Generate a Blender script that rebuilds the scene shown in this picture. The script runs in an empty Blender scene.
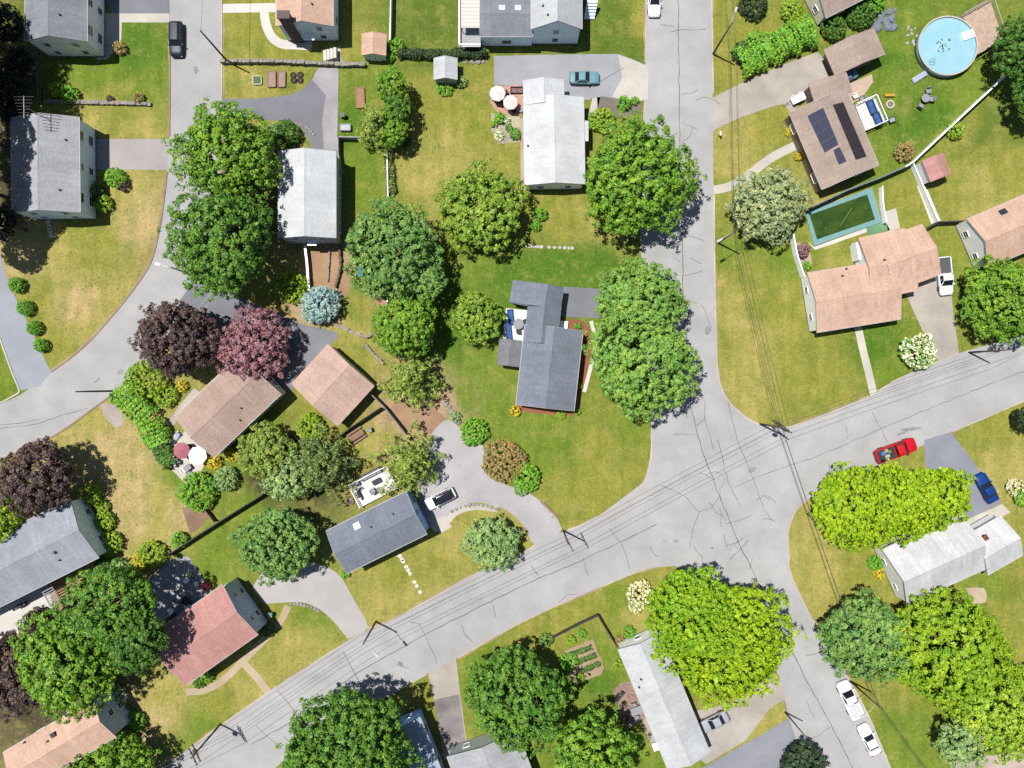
import bpy, math, random
import numpy as np
from mathutils import Vector, Matrix
from mathutils.geometry import tessellate_polygon

random.seed(11)
SC = bpy.context.scene
COL = SC.collection
H = 115.0                      # flying height of the drone, metres
F = 1024 * 28.0 / 36.0         # focal length in pixels
S = H / F                      # metres per pixel on the ground
R = math.radians

def P(px, py, z=0.0):
    k = (H - z) / F
    return Vector(((px - 512) * k, (384 - py) * k, z))

# ------------------------------------------------------------------ materials
KEXP = 2.25
def lin(c):
    c = c / 255.0
    return c / 12.92 if c <= 0.04045 else ((c + 0.055) / 1.055) ** 2.4
def alb(rgb, k=KEXP, mx=0.82):
    return tuple(min(mx, lin(c) / k) for c in rgb)

MATS = {}
def newmat(name):
    m = bpy.data.materials.new(name); m.use_nodes = True
    nt = m.node_tree; nt.nodes.clear()
    out = nt.nodes.new('ShaderNodeOutputMaterial')
    b = nt.nodes.new('ShaderNodeBsdfPrincipled')
    nt.links.new(b.outputs[0], out.inputs[0])
    return m, nt, b
def nd(nt, t, **kw):
    n = nt.nodes.new(t)
    for k, v in kw.items(): setattr(n, k, v)
    return n
def mixrgb(nt, a, b, fac, mode='MIX'):
    n = nd(nt, 'ShaderNodeMix', data_type='RGBA', blend_type=mode)
    for sock, v in ((n.inputs[0], fac), (n.inputs[6], a), (n.inputs[7], b)):
        if hasattr(v, 'is_output'): nt.links.new(v, sock)
        elif isinstance(v, (int, float)): sock.default_value = v
        else: sock.default_value = (*v[:3], 1)
    return n.outputs[2]
def noise(nt, vec, scale, detail=4, rough=0.55):
    n = nd(nt, 'ShaderNodeTexNoise')
    n.inputs['Scale'].default_value = scale
    n.inputs['Detail'].default_value = detail
    n.inputs['Roughness'].default_value = rough
    nt.links.new(vec, n.inputs['Vector'])
    return n.outputs['Fac']
def ramp(nt, fac, p0, p1, c0=(0, 0, 0), c1=(1, 1, 1)):
    n = nd(nt, 'ShaderNodeValToRGB')
    e = n.color_ramp.elements
    e[0].position = p0; e[1].position = p1
    e[0].color = (*c0, 1); e[1].color = (*c1, 1)
    nt.links.new(fac, n.inputs[0])
    return n.outputs[0]
def scaled(nt, vec, sc):
    n = nd(nt, 'ShaderNodeMapping')
    n.inputs['Scale'].default_value = sc
    nt.links.new(vec, n.inputs[0])
    return n.outputs[0]
def bumpnode(nt, b, fac, strength, dist):
    n = nd(nt, 'ShaderNodeBump')
    n.inputs['Strength'].default_value = strength
    n.inputs['Distance'].default_value = dist
    nt.links.new(fac, n.inputs['Height'])
    nt.links.new(n.outputs[0], b.inputs['Normal'])

def plain(name, rgb, rough=0.6, metal=0.0, var=0.18, scale=3.0, k=KEXP, coat=0.0, spec=0.5, mx=0.82):
    """painted / plastic / metal surface with slight uneven dirt"""
    key = ('p', name)
    if key in MATS: return MATS[key]
    m, nt, b = newmat(name)
    tc = nd(nt, 'ShaderNodeTexCoord')
    c = alb(rgb, k, mx)
    f = noise(nt, tc.outputs['Object'], scale, 5)
    d = tuple(x * (1 - var) for x in c); u = tuple(min(.85, x * (1 + var * .5)) for x in c)
    nt.links.new(ramp(nt, f, 0.3, 0.7, d, u), b.inputs['Base Color'])
    b.inputs['Roughness'].default_value = rough
    b.inputs['Metallic'].default_value = metal
    b.inputs['Coat Weight'].default_value = coat
    b.inputs['Specular IOR Level'].default_value = spec
    MATS[key] = m
    return m

def shingle(name, rgb, var=0.10, streak=0.10):
    """asphalt shingle roof; the roof's local x runs along the ridge"""
    key = ('s', name)
    if key in MATS: return MATS[key]
    m, nt, b = newmat(name)
    tc = nd(nt, 'ShaderNodeTexCoord'); v = tc.outputs['Object']
    c = alb(rgb)
    br = nd(nt, 'ShaderNodeTexBrick')
    br.inputs['Scale'].default_value = 1.0
    br.inputs['Brick Width'].default_value = 0.34
    br.inputs['Row Height'].default_value = 0.15
    br.inputs['Mortar Size'].default_value = 0.012
    br.inputs['Color1'].default_value = (*[x * (1 - var) for x in c], 1)
    br.inputs['Color2'].default_value = (*[min(.8, x * (1 + var)) for x in c], 1)
    br.inputs['Mortar'].default_value = (*[x * .8 for x in c], 1)
    nt.links.new(v, br.inputs['Vector'])
    f1 = ramp(nt, noise(nt, v, 5.0, 6, .7), .25, .75, (.84,) * 3, (1.12,) * 3)
    f2 = ramp(nt, noise(nt, scaled(nt, v, (2.2, .22, .22)), 1.0, 4), .3, .7, (1 - streak,) * 3, (1 + streak * .5,) * 3)
    f3 = ramp(nt, noise(nt, v, .28, 3), .3, .7, (.86,) * 3, (1.1,) * 3)
    x = mixrgb(nt, br.outputs['Color'], f1, 1.0, 'MULTIPLY')
    x = mixrgb(nt, x, f2, 1.0, 'MULTIPLY')
    x = mixrgb(nt, x, f3, 1.0, 'MULTIPLY')
    nt.links.new(x, b.inputs['Base Color'])
    b.inputs['Roughness'].default_value = 0.9
    b.inputs['Specular IOR Level'].default_value = 0.25
    bumpnode(nt, b, noise(nt, v, 18, 3), .5, .02)
    MATS[key] = m
    return m

def siding(name, rgb, lap=0.16):
    """horizontal clapboard"""
    key = ('sd', name)
    if key in MATS: return MATS[key]
    m, nt, b = newmat(name)
    tc = nd(nt, 'ShaderNodeTexCoord'); v = tc.outputs['Object']
    c = alb(rgb, 1.03)
    w = nd(nt, 'ShaderNodeTexWave', wave_type='BANDS', bands_direction='Z', wave_profile='SAW')
    w.inputs['Scale'].default_value = 1.0 / (lap * 6.2832) * 2 * math.pi / 2
    nt.links.new(v, w.inputs['Vector'])
    f = noise(nt, v, 1.5, 4)
    x = ramp(nt, f, .3, .7, tuple(q * .86 for q in c), tuple(min(.82, q * 1.06) for q in c))
    nt.links.new(x, b.inputs['Base Color'])
    b.inputs['Roughness'].default_value = 0.6
    bumpnode(nt, b, w.outputs['Fac'], .25, .01)
    MATS[key] = m
    return m

def paving(name, rgb, var=.2, stain=.3, fine=5.0, big=.25, rough=.9):
    """asphalt / concrete in world coordinates"""
    key = ('pv', name)
    if key in MATS: return MATS[key]
    m, nt, b = newmat(name)
    g = nd(nt, 'ShaderNodeNewGeometry'); v = g.outputs['Position']
    c = alb(rgb)
    a = ramp(nt, noise(nt, v, fine, 6, .75), .25, .75, tuple(x * (1 - var) for x in c), tuple(x * (1 + var) for x in c))
    s1 = ramp(nt, noise(nt, v, big, 5, .6), .32, .68, (1 - stain,) * 3, (1 + stain * .35,) * 3)
    s2 = ramp(nt, noise(nt, v, .07, 2), .35, .65, (.93,) * 3, (1.05,) * 3)
    x = mixrgb(nt, a, s1, 1.0, 'MULTIPLY')
    x = mixrgb(nt, x, s2, 1.0, 'MULTIPLY')
    nt.links.new(x, b.inputs['Base Color'])
    b.inputs['Roughness'].default_value = rough
    b.inputs['Specular IOR Level'].default_value = .2
    bumpnode(nt, b, noise(nt, v, 14, 3), .3, .02)
    MATS[key] = m
    return m

def pavers(name, rgb, size=.5, var=.25):
    key = ('pb', name)
    if key in MATS: return MATS[key]
    m, nt, b = newmat(name)
    g = nd(nt, 'ShaderNodeNewGeometry'); v = g.outputs['Position']
    c = alb(rgb)
    br = nd(nt, 'ShaderNodeTexBrick')
    br.inputs['Scale'].default_value = 1
    br.inputs['Brick Width'].default_value = size
    br.inputs['Row Height'].default_value = size * .5
    br.inputs['Mortar Size'].default_value = .015
    br.inputs['Color1'].default_value = (*[x * (1 - var) for x in c], 1)
    br.inputs['Color2'].default_value = (*[x * (1 + var) for x in c], 1)
    br.inputs['Mortar'].default_value = (*[x * .6 for x in c], 1)
    nt.links.new(v, br.inputs['Vector'])
    x = mixrgb(nt, br.outputs['Color'], ramp(nt, noise(nt, v, .9, 5), .3, .7, (.8,) * 3, (1.12,) * 3), 1.0, 'MULTIPLY')
    nt.links.new(x, b.inputs['Base Color'])
    b.inputs['Roughness'].default_value = .9
    MATS[key] = m
    return m

LEAFK = 1.02
def leafmat(name, dark, light, k=None, sharp=False, trans=.16):
    key = ('l', name)
    if key in MATS: return MATS[key]
    k = k or LEAFK
    m = bpy.data.materials.new(name); m.use_nodes = True
    nt = m.node_tree; nt.nodes.clear()
    out = nd(nt, 'ShaderNodeOutputMaterial')
    at = nd(nt, 'ShaderNodeAttribute', attribute_name='tone')
    r = ramp(nt, at.outputs['Fac'], .48 if sharp else .1, .52 if sharp else .9, alb(dark, k), alb(light, k))
    tc = nd(nt, 'ShaderNodeTexCoord')
    r = mixrgb(nt, r, ramp(nt, noise(nt, tc.outputs['Object'], .42, 4, .65), .34, .66, (.80, .92, .95), (1.22, 1.06, .88)), 1.0, 'MULTIPLY')
    b = nd(nt, 'ShaderNodeBsdfPrincipled')
    b.inputs['Roughness'].default_value = .55
    b.inputs['Specular IOR Level'].default_value = .35
    nt.links.new(r, b.inputs['Base Color'])
    t = nd(nt, 'ShaderNodeBsdfTranslucent')
    nt.links.new(mixrgb(nt, r, (1.0, 1.0, .55), 1.0, 'MULTIPLY'), t.inputs['Color'])
    mx = nd(nt, 'ShaderNodeMixShader'); mx.inputs[0].default_value = trans
    nt.links.new(b.outputs[0], mx.inputs[1]); nt.links.new(t.outputs[0], mx.inputs[2])
    nt.links.new(mx.outputs[0], out.inputs[0])
    MATS[key] = m
    return m

def watermat(name, rgb, rgb2, rough=.08, scale=.6):
    m, nt, b = newmat(name)
    g = nd(nt, 'ShaderNodeNewGeometry'); v = g.outputs['Position']
    x = ramp(nt, noise(nt, v, scale, 5, .6), .35, .65, alb(rgb), alb(rgb2))
    nt.links.new(x, b.inputs['Base Color'])
    b.inputs['Roughness'].default_value = rough
    b.inputs['IOR'].default_value = 1.33
    bumpnode(nt, b, noise(nt, v, 3.0, 2), .08, .05)
    return m

def glassmat():
    m, nt, b = newmat('window_glass')
    b.inputs['Base Color'].default_value = (.02, .028, .04, 1)
    b.inputs['Roughness'].default_value = .06
    return m

# ------------------------------------------------------------------ mesh building
class MB:
    def __init__(s): s.v = []; s.f = []
    def add(s, vs, fs):
        n = len(s.v); s.v += [tuple(v) for v in vs]; s.f += [tuple(i + n for i in f) for f in fs]; return s
    def box(s, c, d, rz=0.0, ry=0.0):
        x, y, z = d[0] / 2, d[1] / 2, d[2] / 2
        M = Matrix.Translation(c) @ Matrix.Rotation(rz, 4, 'Z') @ Matrix.Rotation(ry, 4, 'Y')
        vs = [M @ Vector((a * x, b * y, e * z)) for e in (-1, 1) for a, b in ((-1, -1), (1, -1), (1, 1), (-1, 1))]
        return s.add(vs, [(3, 2, 1, 0), (4, 5, 6, 7), (0, 1, 5, 4), (1, 2, 6, 5), (2, 3, 7, 6), (3, 0, 4, 7)])
    def prism(s, poly, z0, z1):
        """vertical prism on a plan polygon [(x, y)] (any simple polygon)"""
        n = len(poly)
        a = sum(poly[i][0] * poly[(i + 1) % n][1] - poly[(i + 1) % n][0] * poly[i][1] for i in range(n))
        if a < 0: poly = poly[::-1]
        tr = tessellate_polygon([[Vector((p[0], p[1], 0)) for p in poly]])
        vs = [(p[0], p[1], z1) for p in poly] + [(p[0], p[1], z0) for p in poly]
        fs = []
        for t in tr:
            (ax, ay), (bx, by), (cx, cy) = (poly[i][:2] for i in t)
            if (bx - ax) * (cy - ay) - (by - ay) * (cx - ax) < 0: t = t[::-1]
            fs.append(tuple(t))
            if z0 < z1: fs.append(tuple(i + n for i in t[::-1]))
        if z0 < z1:
            fs += [(i, i + n, (i + 1) % n + n, (i + 1) % n) for i in range(n)]
        else:
            vs = vs[:n]
        return s.add(vs, fs)
    def tube(s, pts, r, n=6, cap=True):
        pts = [Vector(p) for p in pts]
        rs = r if isinstance(r, (list, tuple)) else [r] * len(pts)
        vs = []; fs = []
        for i, p in enumerate(pts):
            d = (pts[min(i + 1, len(pts) - 1)] - pts[max(i - 1, 0)])
            if d.length < 1e-9: d = Vector((0, 0, 1))
            d.normalize()
            a = d.orthogonal().normalized() if abs(d.z) > .99 else d.cross(Vector((0, 0, 1))).normalized()
            b = d.cross(a)
            for k in range(n):
                t = 2 * math.pi * k / n
                vs.append(p + (a * math.cos(t) + b * math.sin(t)) * rs[i])
        for i in range(len(pts) - 1):
            for k in range(n):
                fs.append((i * n + k, i * n + (k + 1) % n, (i + 1) * n + (k + 1) % n, (i + 1) * n + k))
        if cap:
            fs.append(tuple(range(n))[::-1]); fs.append(tuple((len(pts) - 1) * n + k for k in range(n)))
        return s.add(vs, fs)
    def lathe(s, prof, c=(0, 0, 0), n=24, close=True):
        """profile [(r, z)] turned about a vertical axis through c"""
        vs = []; fs = []
        for r_, z in prof:
            for k in range(n):
                t = 2 * math.pi * k / n
                vs.append((c[0] + r_ * math.cos(t), c[1] + r_ * math.sin(t), c[2] + z))
        for i in range(len(prof) - 1):
            for k in range(n):
                fs.append((i * n + k, i * n + (k + 1) % n, (i + 1) * n + (k + 1) % n, (i + 1) * n + k))
        if close:
            fs.append(tuple(range(n))[::-1]); fs.append(tuple((len(prof) - 1) * n + k for k in range(n)))
        return s.add(vs, fs)
    def mesh(s, name, m, smooth=False):
        me = bpy.data.meshes.new(name); me.from_pydata(s.v, [], s.f); me.update()
        if m: me.materials.append(m)
        if smooth:
            me.polygons.foreach_set('use_smooth', [True] * len(me.polygons))
        return me
    def build(s, name, m, parent=None, smooth=False, loc=None, rz=0.0):
        return link(name, s.mesh(name, m, smooth), parent, loc, rz)

def link(name, me, parent=None, loc=None, rz=0.0):
    o = bpy.data.objects.new(name, me); COL.objects.link(o)
    if parent is not None: o.parent = parent
    if loc is not None: o.location = loc
    o.rotation_euler = (0, 0, rz)
    return o
def tag(o, label, cat, group=None):
    o['label'] = label; o['category'] = cat
    if group: o['group'] = group
    return o
def empty(name, loc, label, cat, rz=0.0, group=None):
    o = bpy.data.objects.new(name, None); COL.objects.link(o)
    o.location = loc; o.rotation_euler = (0, 0, rz); o.empty_display_size = .3
    return tag(o, label, cat, group)
def struct(o, kind='structure'):
    o['kind'] = kind; return o
def copy_tree(o, parent=None):
    c = o.copy(); COL.objects.link(c)
    if parent is not None: c.parent = parent
    for ch in list(o.children): copy_tree(ch, c)
    return c
def place(o, loc, rz, label, group=None):
    o.location = loc; o.rotation_euler = (0, 0, rz); o['label'] = label
    if group: o['group'] = group
    return o

def smooth_px(pts, n=5):
    """Catmull-Rom through points"""
    out = []
    L = len(pts)
    for i in range(L - 1):
        p0 = pts[max(i - 1, 0)]; p1 = pts[i]; p2 = pts[i + 1]; p3 = pts[min(i + 2, L - 1)]
        for k in range(n):
            t = k / n
            out.append(tuple(.5 * ((2 * p1[j]) + (-p0[j] + p2[j]) * t + (2 * p0[j] - 5 * p1[j] + 4 * p2[j] - p3[j]) * t * t
                                   + (-p0[j] + 3 * p1[j] - 3 * p2[j] + p3[j]) * t ** 3) for j in (0, 1)))
    out.append(tuple(pts[-1]))
    return out
def G(pts):                     # pixels -> ground plan metres
    return [tuple(P(*p)[:2]) for p in pts]
POLYS = []
def sheet(name, px, m, z, thick=0.0, sm=0):
    pts = list(px)
    if sm: pts = smooth_px(pts + [pts[0]], sm)[:-1]
    pl = G(pts); POLYS.append(pl)
    return struct(MB().prism(pl, z - thick if thick else z, z).build(name, m))
def strip_poly(pts, w):
    """plan polyline (metres) -> (left, right) offset lists"""
    l = []; r = []
    for i, p in enumerate(pts):
        a = pts[max(i - 1, 0)]; b = pts[min(i + 1, len(pts) - 1)]
        dx, dy = b[0] - a[0], b[1] - a[1]
        q = math.hypot(dx, dy) or 1
        ww = w[i] if isinstance(w, (list, tuple)) else w
        nx, ny = -dy / q * ww / 2, dx / q * ww / 2
        l.append((p[0] + nx, p[1] + ny)); r.append((p[0] - nx, p[1] - ny))
    return l, r
def ribbon(mb, pts, w, z0, z1):
    l, r = strip_poly(pts, w)
    n = len(pts)
    vs = [(*p, z1) for p in l] + [(*p, z1) for p in r]
    fs = [(i, n + i, n + i + 1, i + 1) for i in range(n - 1)]
    if z0 < z1:
        vs += [(*p, z0) for p in l] + [(*p, z0) for p in r]
        fs += [(i, i + 1, 2 * n + i + 1, 2 * n + i) for i in range(n - 1)]
        fs += [(n + i + 1, n + i, 3 * n + i, 3 * n + i + 1) for i in range(n - 1)]
        fs += [(0, 2 * n, 3 * n, n), (n - 1, 2 * n - 1, 4 * n - 1, 3 * n - 1)]
    return mb.add(vs, fs)
# ------------------------------------------------------------------ foliage
def leaf_geo(cen, nor, rad, nl, ls, rng, tone_c=None, up=.35, spread=.75, flat=.85, long=.62):
    """clumps of small leaves: centres (N,3), outward directions (N,3), clump radii (N,)"""
    N = len(cen)
    d = rng.normal(size=(N, nl, 3)) * spread + nor[:, None, :] * .9 + np.array([0, 0, up])
    d /= np.linalg.norm(d, axis=2, keepdims=True) + 1e-9
    q = rng.uniform(.45, 1.05, size=(N, nl, 1))
    pos = cen[:, None, :] + d * rad[:, None, None] * q * np.array([1, 1, flat])
    ln = d * 1.0 + np.array([0, 0, .28]) + rng.normal(size=(N, nl, 3)) * .36
    ln /= np.linalg.norm(ln, axis=2, keepdims=True) + 1e-9
    t = np.cross(ln, rng.normal(size=(N, nl, 3)))
    t /= np.linalg.norm(t, axis=2, keepdims=True) + 1e-9
    b = np.cross(ln, t)
    sz = ls * rng.uniform(.65, 1.3, size=(N, nl, 1))
    v = np.stack([pos + t * sz, pos + b * sz * long + ln * sz * .12, pos - t * sz, pos - b * sz * long + ln * sz * .12], axis=2).reshape(-1, 3)
    n = N * nl
    if tone_c is None: tone_c = rng.uniform(0, 1, N)
    tone = np.clip(tone_c[:, None] * .6 + rng.uniform(0, 1, (N, nl)) * .5 - .05, 0, 1).reshape(-1)
    return v, tone

def leaf_mesh(name, cen, nor, rad, nl, ls, m, rng, tone_c=None, extra=None, **kw):
    v, tone = leaf_geo(cen, nor, rad, nl, ls, rng, tone_c, **kw)
    if extra is not None:
        v2, t2 = leaf_geo(extra[0], extra[1], extra[2], extra[3], extra[4], rng, extra[5])
        v = np.concatenate([v, v2]); tone = np.concatenate([tone, t2])
    n = len(tone)
    me = bpy.data.meshes.new(name)
    me.vertices.add(4 * n); me.loops.add(4 * n); me.polygons.add(n)
    me.vertices.foreach_set('co', v.astype(np.float32).reshape(-1))
    me.loops.foreach_set('vertex_index', np.arange(4 * n, dtype=np.int32))
    me.polygons.foreach_set('loop_start', np.arange(0, 4 * n, 4, dtype=np.int32))
    a = me.attributes.new('tone', 'FLOAT', 'POINT')
    a.data.foreach_set('value', np.repeat(tone, 4).astype(np.float32))
    me.update(calc_edges=True)
    me.materials.append(m)
    return me

def lumpy(dirs, rng, k=9, amp=.2, width=.5):
    """low-frequency lobes on the unit sphere"""
    c = rng.normal(size=(k, 3)); c[:, 2] = np.abs(c[:, 2]) * .7
    c /= np.linalg.norm(c, axis=1, keepdims=True)
    ang = np.arccos(np.clip(dirs @ c.T, -1, 1))
    return 1 - amp * .55 + amp * np.exp(-(ang / width) ** 2).max(axis=1)

def crown_clumps(R_, V, rng, sp=.85, low=-.3, amp=.22, holes=.1, inner=.45, kx=1.0, rot=0.0, lobes=9, lw=.42):
    n = max(14, int(4 * math.pi * R_ * (R_ + V) / 2 / (sp * sp)))
    i = np.arange(n) + .5
    z = 1 - 2 * i / n; ph = i * 2.399963
    d = np.stack([np.sqrt(1 - z * z) * np.cos(ph), np.sqrt(1 - z * z) * np.sin(ph), z], 1)
    d += rng.normal(size=d.shape) * .10
    d /= np.linalg.norm(d, axis=1, keepdims=True)
    d = d[d[:, 2] > low]
    f = lumpy(d, rng, lobes, amp, lw)
    f = f / np.percentile(f, 85)
    f = f * rng.uniform(.93, 1.05, len(d))
    f = np.where(rng.uniform(size=len(d)) < .07, f * rng.uniform(1.03, 1.13, len(d)), f)
    keep = rng.uniform(size=len(d)) > holes
    d, f = d[keep], f[keep]
    tone = np.clip(.5 + (f - f.mean()) * 0 + rng.normal(size=len(d)) * .22, 0, 1)
    m = rng.uniform(size=len(d)) < inner
    d2, f2, t2 = d[m], f[m] * rng.uniform(.6, .85, m.sum()), tone[m] * .8
    dd = np.concatenate([d, d2]); ff = np.concatenate([f, f2]); tt = np.concatenate([tone, t2])
    c = dd * ff[:, None] * np.array([R_ * kx, R_ / kx, V])
    if rot:
        cr, sr = math.cos(rot), math.sin(rot)
        c = np.stack([c[:, 0] * cr - c[:, 1] * sr, c[:, 0] * sr + c[:, 1] * cr, c[:, 2]], 1)
        dd = np.stack([dd[:, 0] * cr - dd[:, 1] * sr, dd[:, 0] * sr + dd[:, 1] * cr, dd[:, 2]], 1)
    return c, dd, tt

def trunk_mb(h, r, limbs, rng):
    mb = MB()
    wob = rng.normal(size=2) * .12
    mb.tube([(0, 0, -.05), (0, 0, .15), (wob[0] * .5, wob[1] * .5, h * .35), (wob[0], wob[1], h * .62), (wob[0] * 1.4, wob[1] * 1.2, h * .85)],
            [r * 1.5, r * 1.1, r * .85, r * .55, r * .2], 8)
    for L in limbs:
        z0 = h * rng.uniform(.28, .5)
        mid = (L[0] * .45 + wob[0], L[1] * .45 + wob[1], z0 + (L[2] - z0) * .6)
        mb.tube([(wob[0] * .6, wob[1] * .6, z0), mid, tuple(L)], [r * .5, r * .33, r * .1], 6)
    return mb

TREES = []
def tree(name, px, py, rpx, h, mat, label, cat='tree', group=None, kind='broad', kx=1.0, rot=0.0, sp=None, leaf=None, seed=None, amp=.36,
         holes=.16, Vf=.92, low=-.3):
    """crown outline given in pixels as the photo shows it, brought back to its own height above the ground"""
    seed = seed if seed is not None else int(px * 7 + py * 13)
    rng = np.random.default_rng(abs(seed) + 5)
    V = None
    zc = h * .62
    for _ in range(3):
        R_ = rpx * (H - zc) / F
        V = min(R_ * Vf, h * .55)
        zc = h - V
    base = P(px, py, zc); base.z = 0
    if kx == 1.0 and kind == 'broad': kx = float(rng.uniform(.93, 1.09)); rot = float(rng.uniform(0, 3))
    root = empty(name, base, label, cat, group=group)
    bark = plain('bark', (120, 105, 90), .95, var=.4, scale=6)
    if kind == 'broad':
        sp = sp or (.88 if R_ > 5 else .74 if R_ > 3 else .56)
        R0 = max(R_ * .6, R_ - .5 * sp)
        c, d, t = crown_clumps(R0, V, rng, sp, amp=amp, holes=holes * .5, kx=kx, rot=rot, low=low, lobes=13, lw=.40)
        c = c + np.array([0, 0, zc])
        rad = sp * rng.uniform(.5, .8, len(c))
        # a second, coarser layer of foliage inside, so that the crown is not see-through
        c2, d2, t2 = crown_clumps(R0 * .80, V * .78, rng, sp * 1.1, amp=amp * .5, holes=holes * 1.5, kx=kx, rot=rot, low=-.6, inner=.5)
        c2 = c2 + np.array([0, 0, zc - .06 * V])
        me = leaf_mesh('crown', c, d, rad, 30, leaf or sp * .18, mat, rng, t, extra=(c2, d2, sp * rng.uniform(.6, .9, len(c2)), 9, sp * .42, t2))
        link('crown', me, root)
        idx = rng.choice(len(c), 6, replace=False)
        limbs = [c[i] * np.array([.72, .72, 1]) + np.array([0, 0, -.15 * V]) for i in idx]
        trunk_mb(h, .11 + .035 * R_, limbs, rng).build('trunk', bark, root, True)
    elif kind == 'pine':
        cs = []; ds = []; rr = []; limbs = []
        lev = max(5, int(h / 1.1))
        for L in range(lev):
            u = L / (lev - 1)
            z = h * (.22 + .76 * u)
            ext = R_ * (1 - u) ** .8 * rng.uniform(.85, 1.1) + .25
            nb = 8 if u < .7 else 5
            for k in range(nb):
                a = 2 * math.pi * (k + rng.uniform(-.35, .35)) / nb + L * .8
                e = ext * rng.uniform(.65, 1.12)
                end = np.array([math.cos(a) * e, math.sin(a) * e, z + .12 * e])
                if rng.uniform() < .45: limbs.append(end)
                for q in np.arange(.25, 1.01, .55 / max(e, .56)):
                    w = .3 * e * (1 - q) + .12
                    for s_ in (-1, 1):
                        cs.append(np.array([math.cos(a) * e * q - s_ * math.sin(a) * w, math.sin(a) * e * q + s_ * math.cos(a) * w, z + .12 * e * q + rng.normal() * .08]))
                        ds.append([math.cos(a) * .8, math.sin(a) * .8, .45]); rr.append(.42)
        cs = np.array(cs); ds = np.array(ds); rr = np.array(rr) * rng.uniform(.75, 1.3, len(rr))
        me = leaf_mesh('crown', cs, ds, rr, 14, .24, mat, rng, long=.3)
        link('crown', me, root)
        trunk_mb(h * 1.1, .16, limbs[:14], rng).build('trunk', bark, root, True)
    elif kind == 'spruce':
        n = int(R_ * h * 14)
        u = 1 - np.sqrt(rng.uniform(0, 1, n)); a = rng.uniform(0, 6.283, n)
        rr = R_ * (1 - u) * (.86 + .14 * np.sin(a * 9 + u * 40)) + .08
        cs = np.stack([rr * np.cos(a), rr * np.sin(a), .2 + u * (h - .3)], 1)
        ds = np.stack([np.cos(a) * .9, np.sin(a) * .9, np.full(n, .35)], 1)
        me = leaf_mesh('crown', cs, ds, np.full(n, .3), 12, .15, mat, rng, long=.4)
        link('crown', me, root)
        trunk_mb(h, .13, [], rng).build('trunk', bark, root, True)
    TREES.append(root)
    return root

def shrub(px, py, rpx, mat, label, h=None, cat='shrub', group=None, kx=1.0, rot=0.0, name='shrub', sp=.42, amp=.15, holes=.05, parts=None, Vf=None):
    rng = np.random.default_rng(int(px * 31 + py * 17))
    R_ = rpx * S
    h = h or max(.6, R_ * 1.25)
    zc = h * .45
    R_ = rpx * (H - zc) / F
    sp = min(sp, max(.25, R_ * .45))
    base = P(px, py, zc); base.z = 0
    c, d, t = crown_clumps(max(R_ * .6, R_ - .5 * sp), h * .58, rng, sp, low=-.55, amp=amp, holes=holes, kx=kx, rot=rot, lobes=6)
    c = c + np.array([0, 0, zc]); c[:, 2] = np.maximum(c[:, 2], .06)
    me = leaf_mesh('foliage', c, d, sp * rng.uniform(.5, .8, len(c)), 20, sp * .25, mat, rng, t)
    if parts or (parts is None and rpx >= 12):
        root = empty(name, base, label, cat, group=group)
        link('foliage', me, root)
        mb = MB()
        for k in range(5):
            a = k * 1.257
            mb.tube([(0, 0, -.03), (math.cos(a) * R_ * .25, math.sin(a) * R_ * .25, h * .35), (math.cos(a) * R_ * .55, math.sin(a) * R_ * .55, h * .7)], [.05, .035, .012], 5)
        mb.build('stem', plain('bark', (120, 105, 90), .95, var=.4, scale=6), root)
    else:
        root = link(name, me, None, base)
        tag(root, label, cat, group)
    return root

def hedge(pts, wpx, h, mat, label, name='hedge', cat='hedge', sp=.5, wob=.18):
    """a continuous clipped or loose hedge along a pixel polyline"""
    rng = np.random.default_rng(int(pts[0][0] * 3 + pts[0][1] * 5))
    pl = [P(*p, h * .5) for p in pts]
    base = pl[0].copy(); base.z = 0
    cs = []; ds = []
    for a, b in zip(pl[:-1], pl[1:]):
        L = (b - a).length; n = max(2, int(L / sp))
        dx, dy = (b.x - a.x) / L, (b.y - a.y) / L
        W = wpx * S
        for i in range(n):
            q = (i + .5) / n
            wv = W / 2 * (1 + wob * math.sin(i * 1.1 + a.x) + rng.normal() * wob * .4)
            hv = h * (1 + .10 * math.sin(i * .7 + a.y) + rng.normal() * .06)
            m = max(4, int((W + 2 * h) / sp))
            for k in range(m):
                th = math.pi * (k + rng.uniform(-.3, .3)) / (m - 1)
                ox = math.cos(th) * wv; oz = hv * (.25 + .75 * math.sin(th) ** .5) if .02 < th < 3.12 else hv * .2
                cs.append((a.x + (b.x - a.x) * q - dy * ox - base.x, a.y + (b.y - a.y) * q + dx * ox - base.y, oz))
                ds.append((-dy * math.cos(th), dx * math.cos(th), max(0, math.sin(th))))
    cs = np.array(cs); ds = np.array(ds)
    me = leaf_mesh('hedge', cs, ds, sp * rng.uniform(.6, .95, len(cs)), 15, sp * .32, mat, rng)
    o = link(name, me, None, base)
    return tag(o, label, cat)

# ------------------------------------------------------------------ houses
GLASS = glassmat()
WHITE = plain('white_trim', (236, 236, 236), .5, var=.08, k=1.1)
TRIM = plain('gutter_grey', (214, 214, 214), .5, var=.1)
_win = {}
def window_mesh(w, h):
    k = (round(w, 1), round(h, 1))
    if k not in _win:
        f = MB()
        t = .09
        f.box((-w / 2 + t / 2, 0, 0), (t, .09, h)); f.box((w / 2 - t / 2, 0, 0), (t, .09, h))
        f.box((0, 0, h / 2 - t / 2), (w - 2 * t, .09, t)); f.box((0, 0, -h / 2 + t / 2), (w - 2 * t, .14, t))
        f.box((0, 0, 0), (w - 2 * t, .07, .05))
        p = MB().box((0, -.005, 0), (w - 2 * t, .04, h - 2 * t))
        _win[k] = (f.mesh('window', WHITE), p.mesh('pane', GLASS))
    return _win[k]

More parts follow.
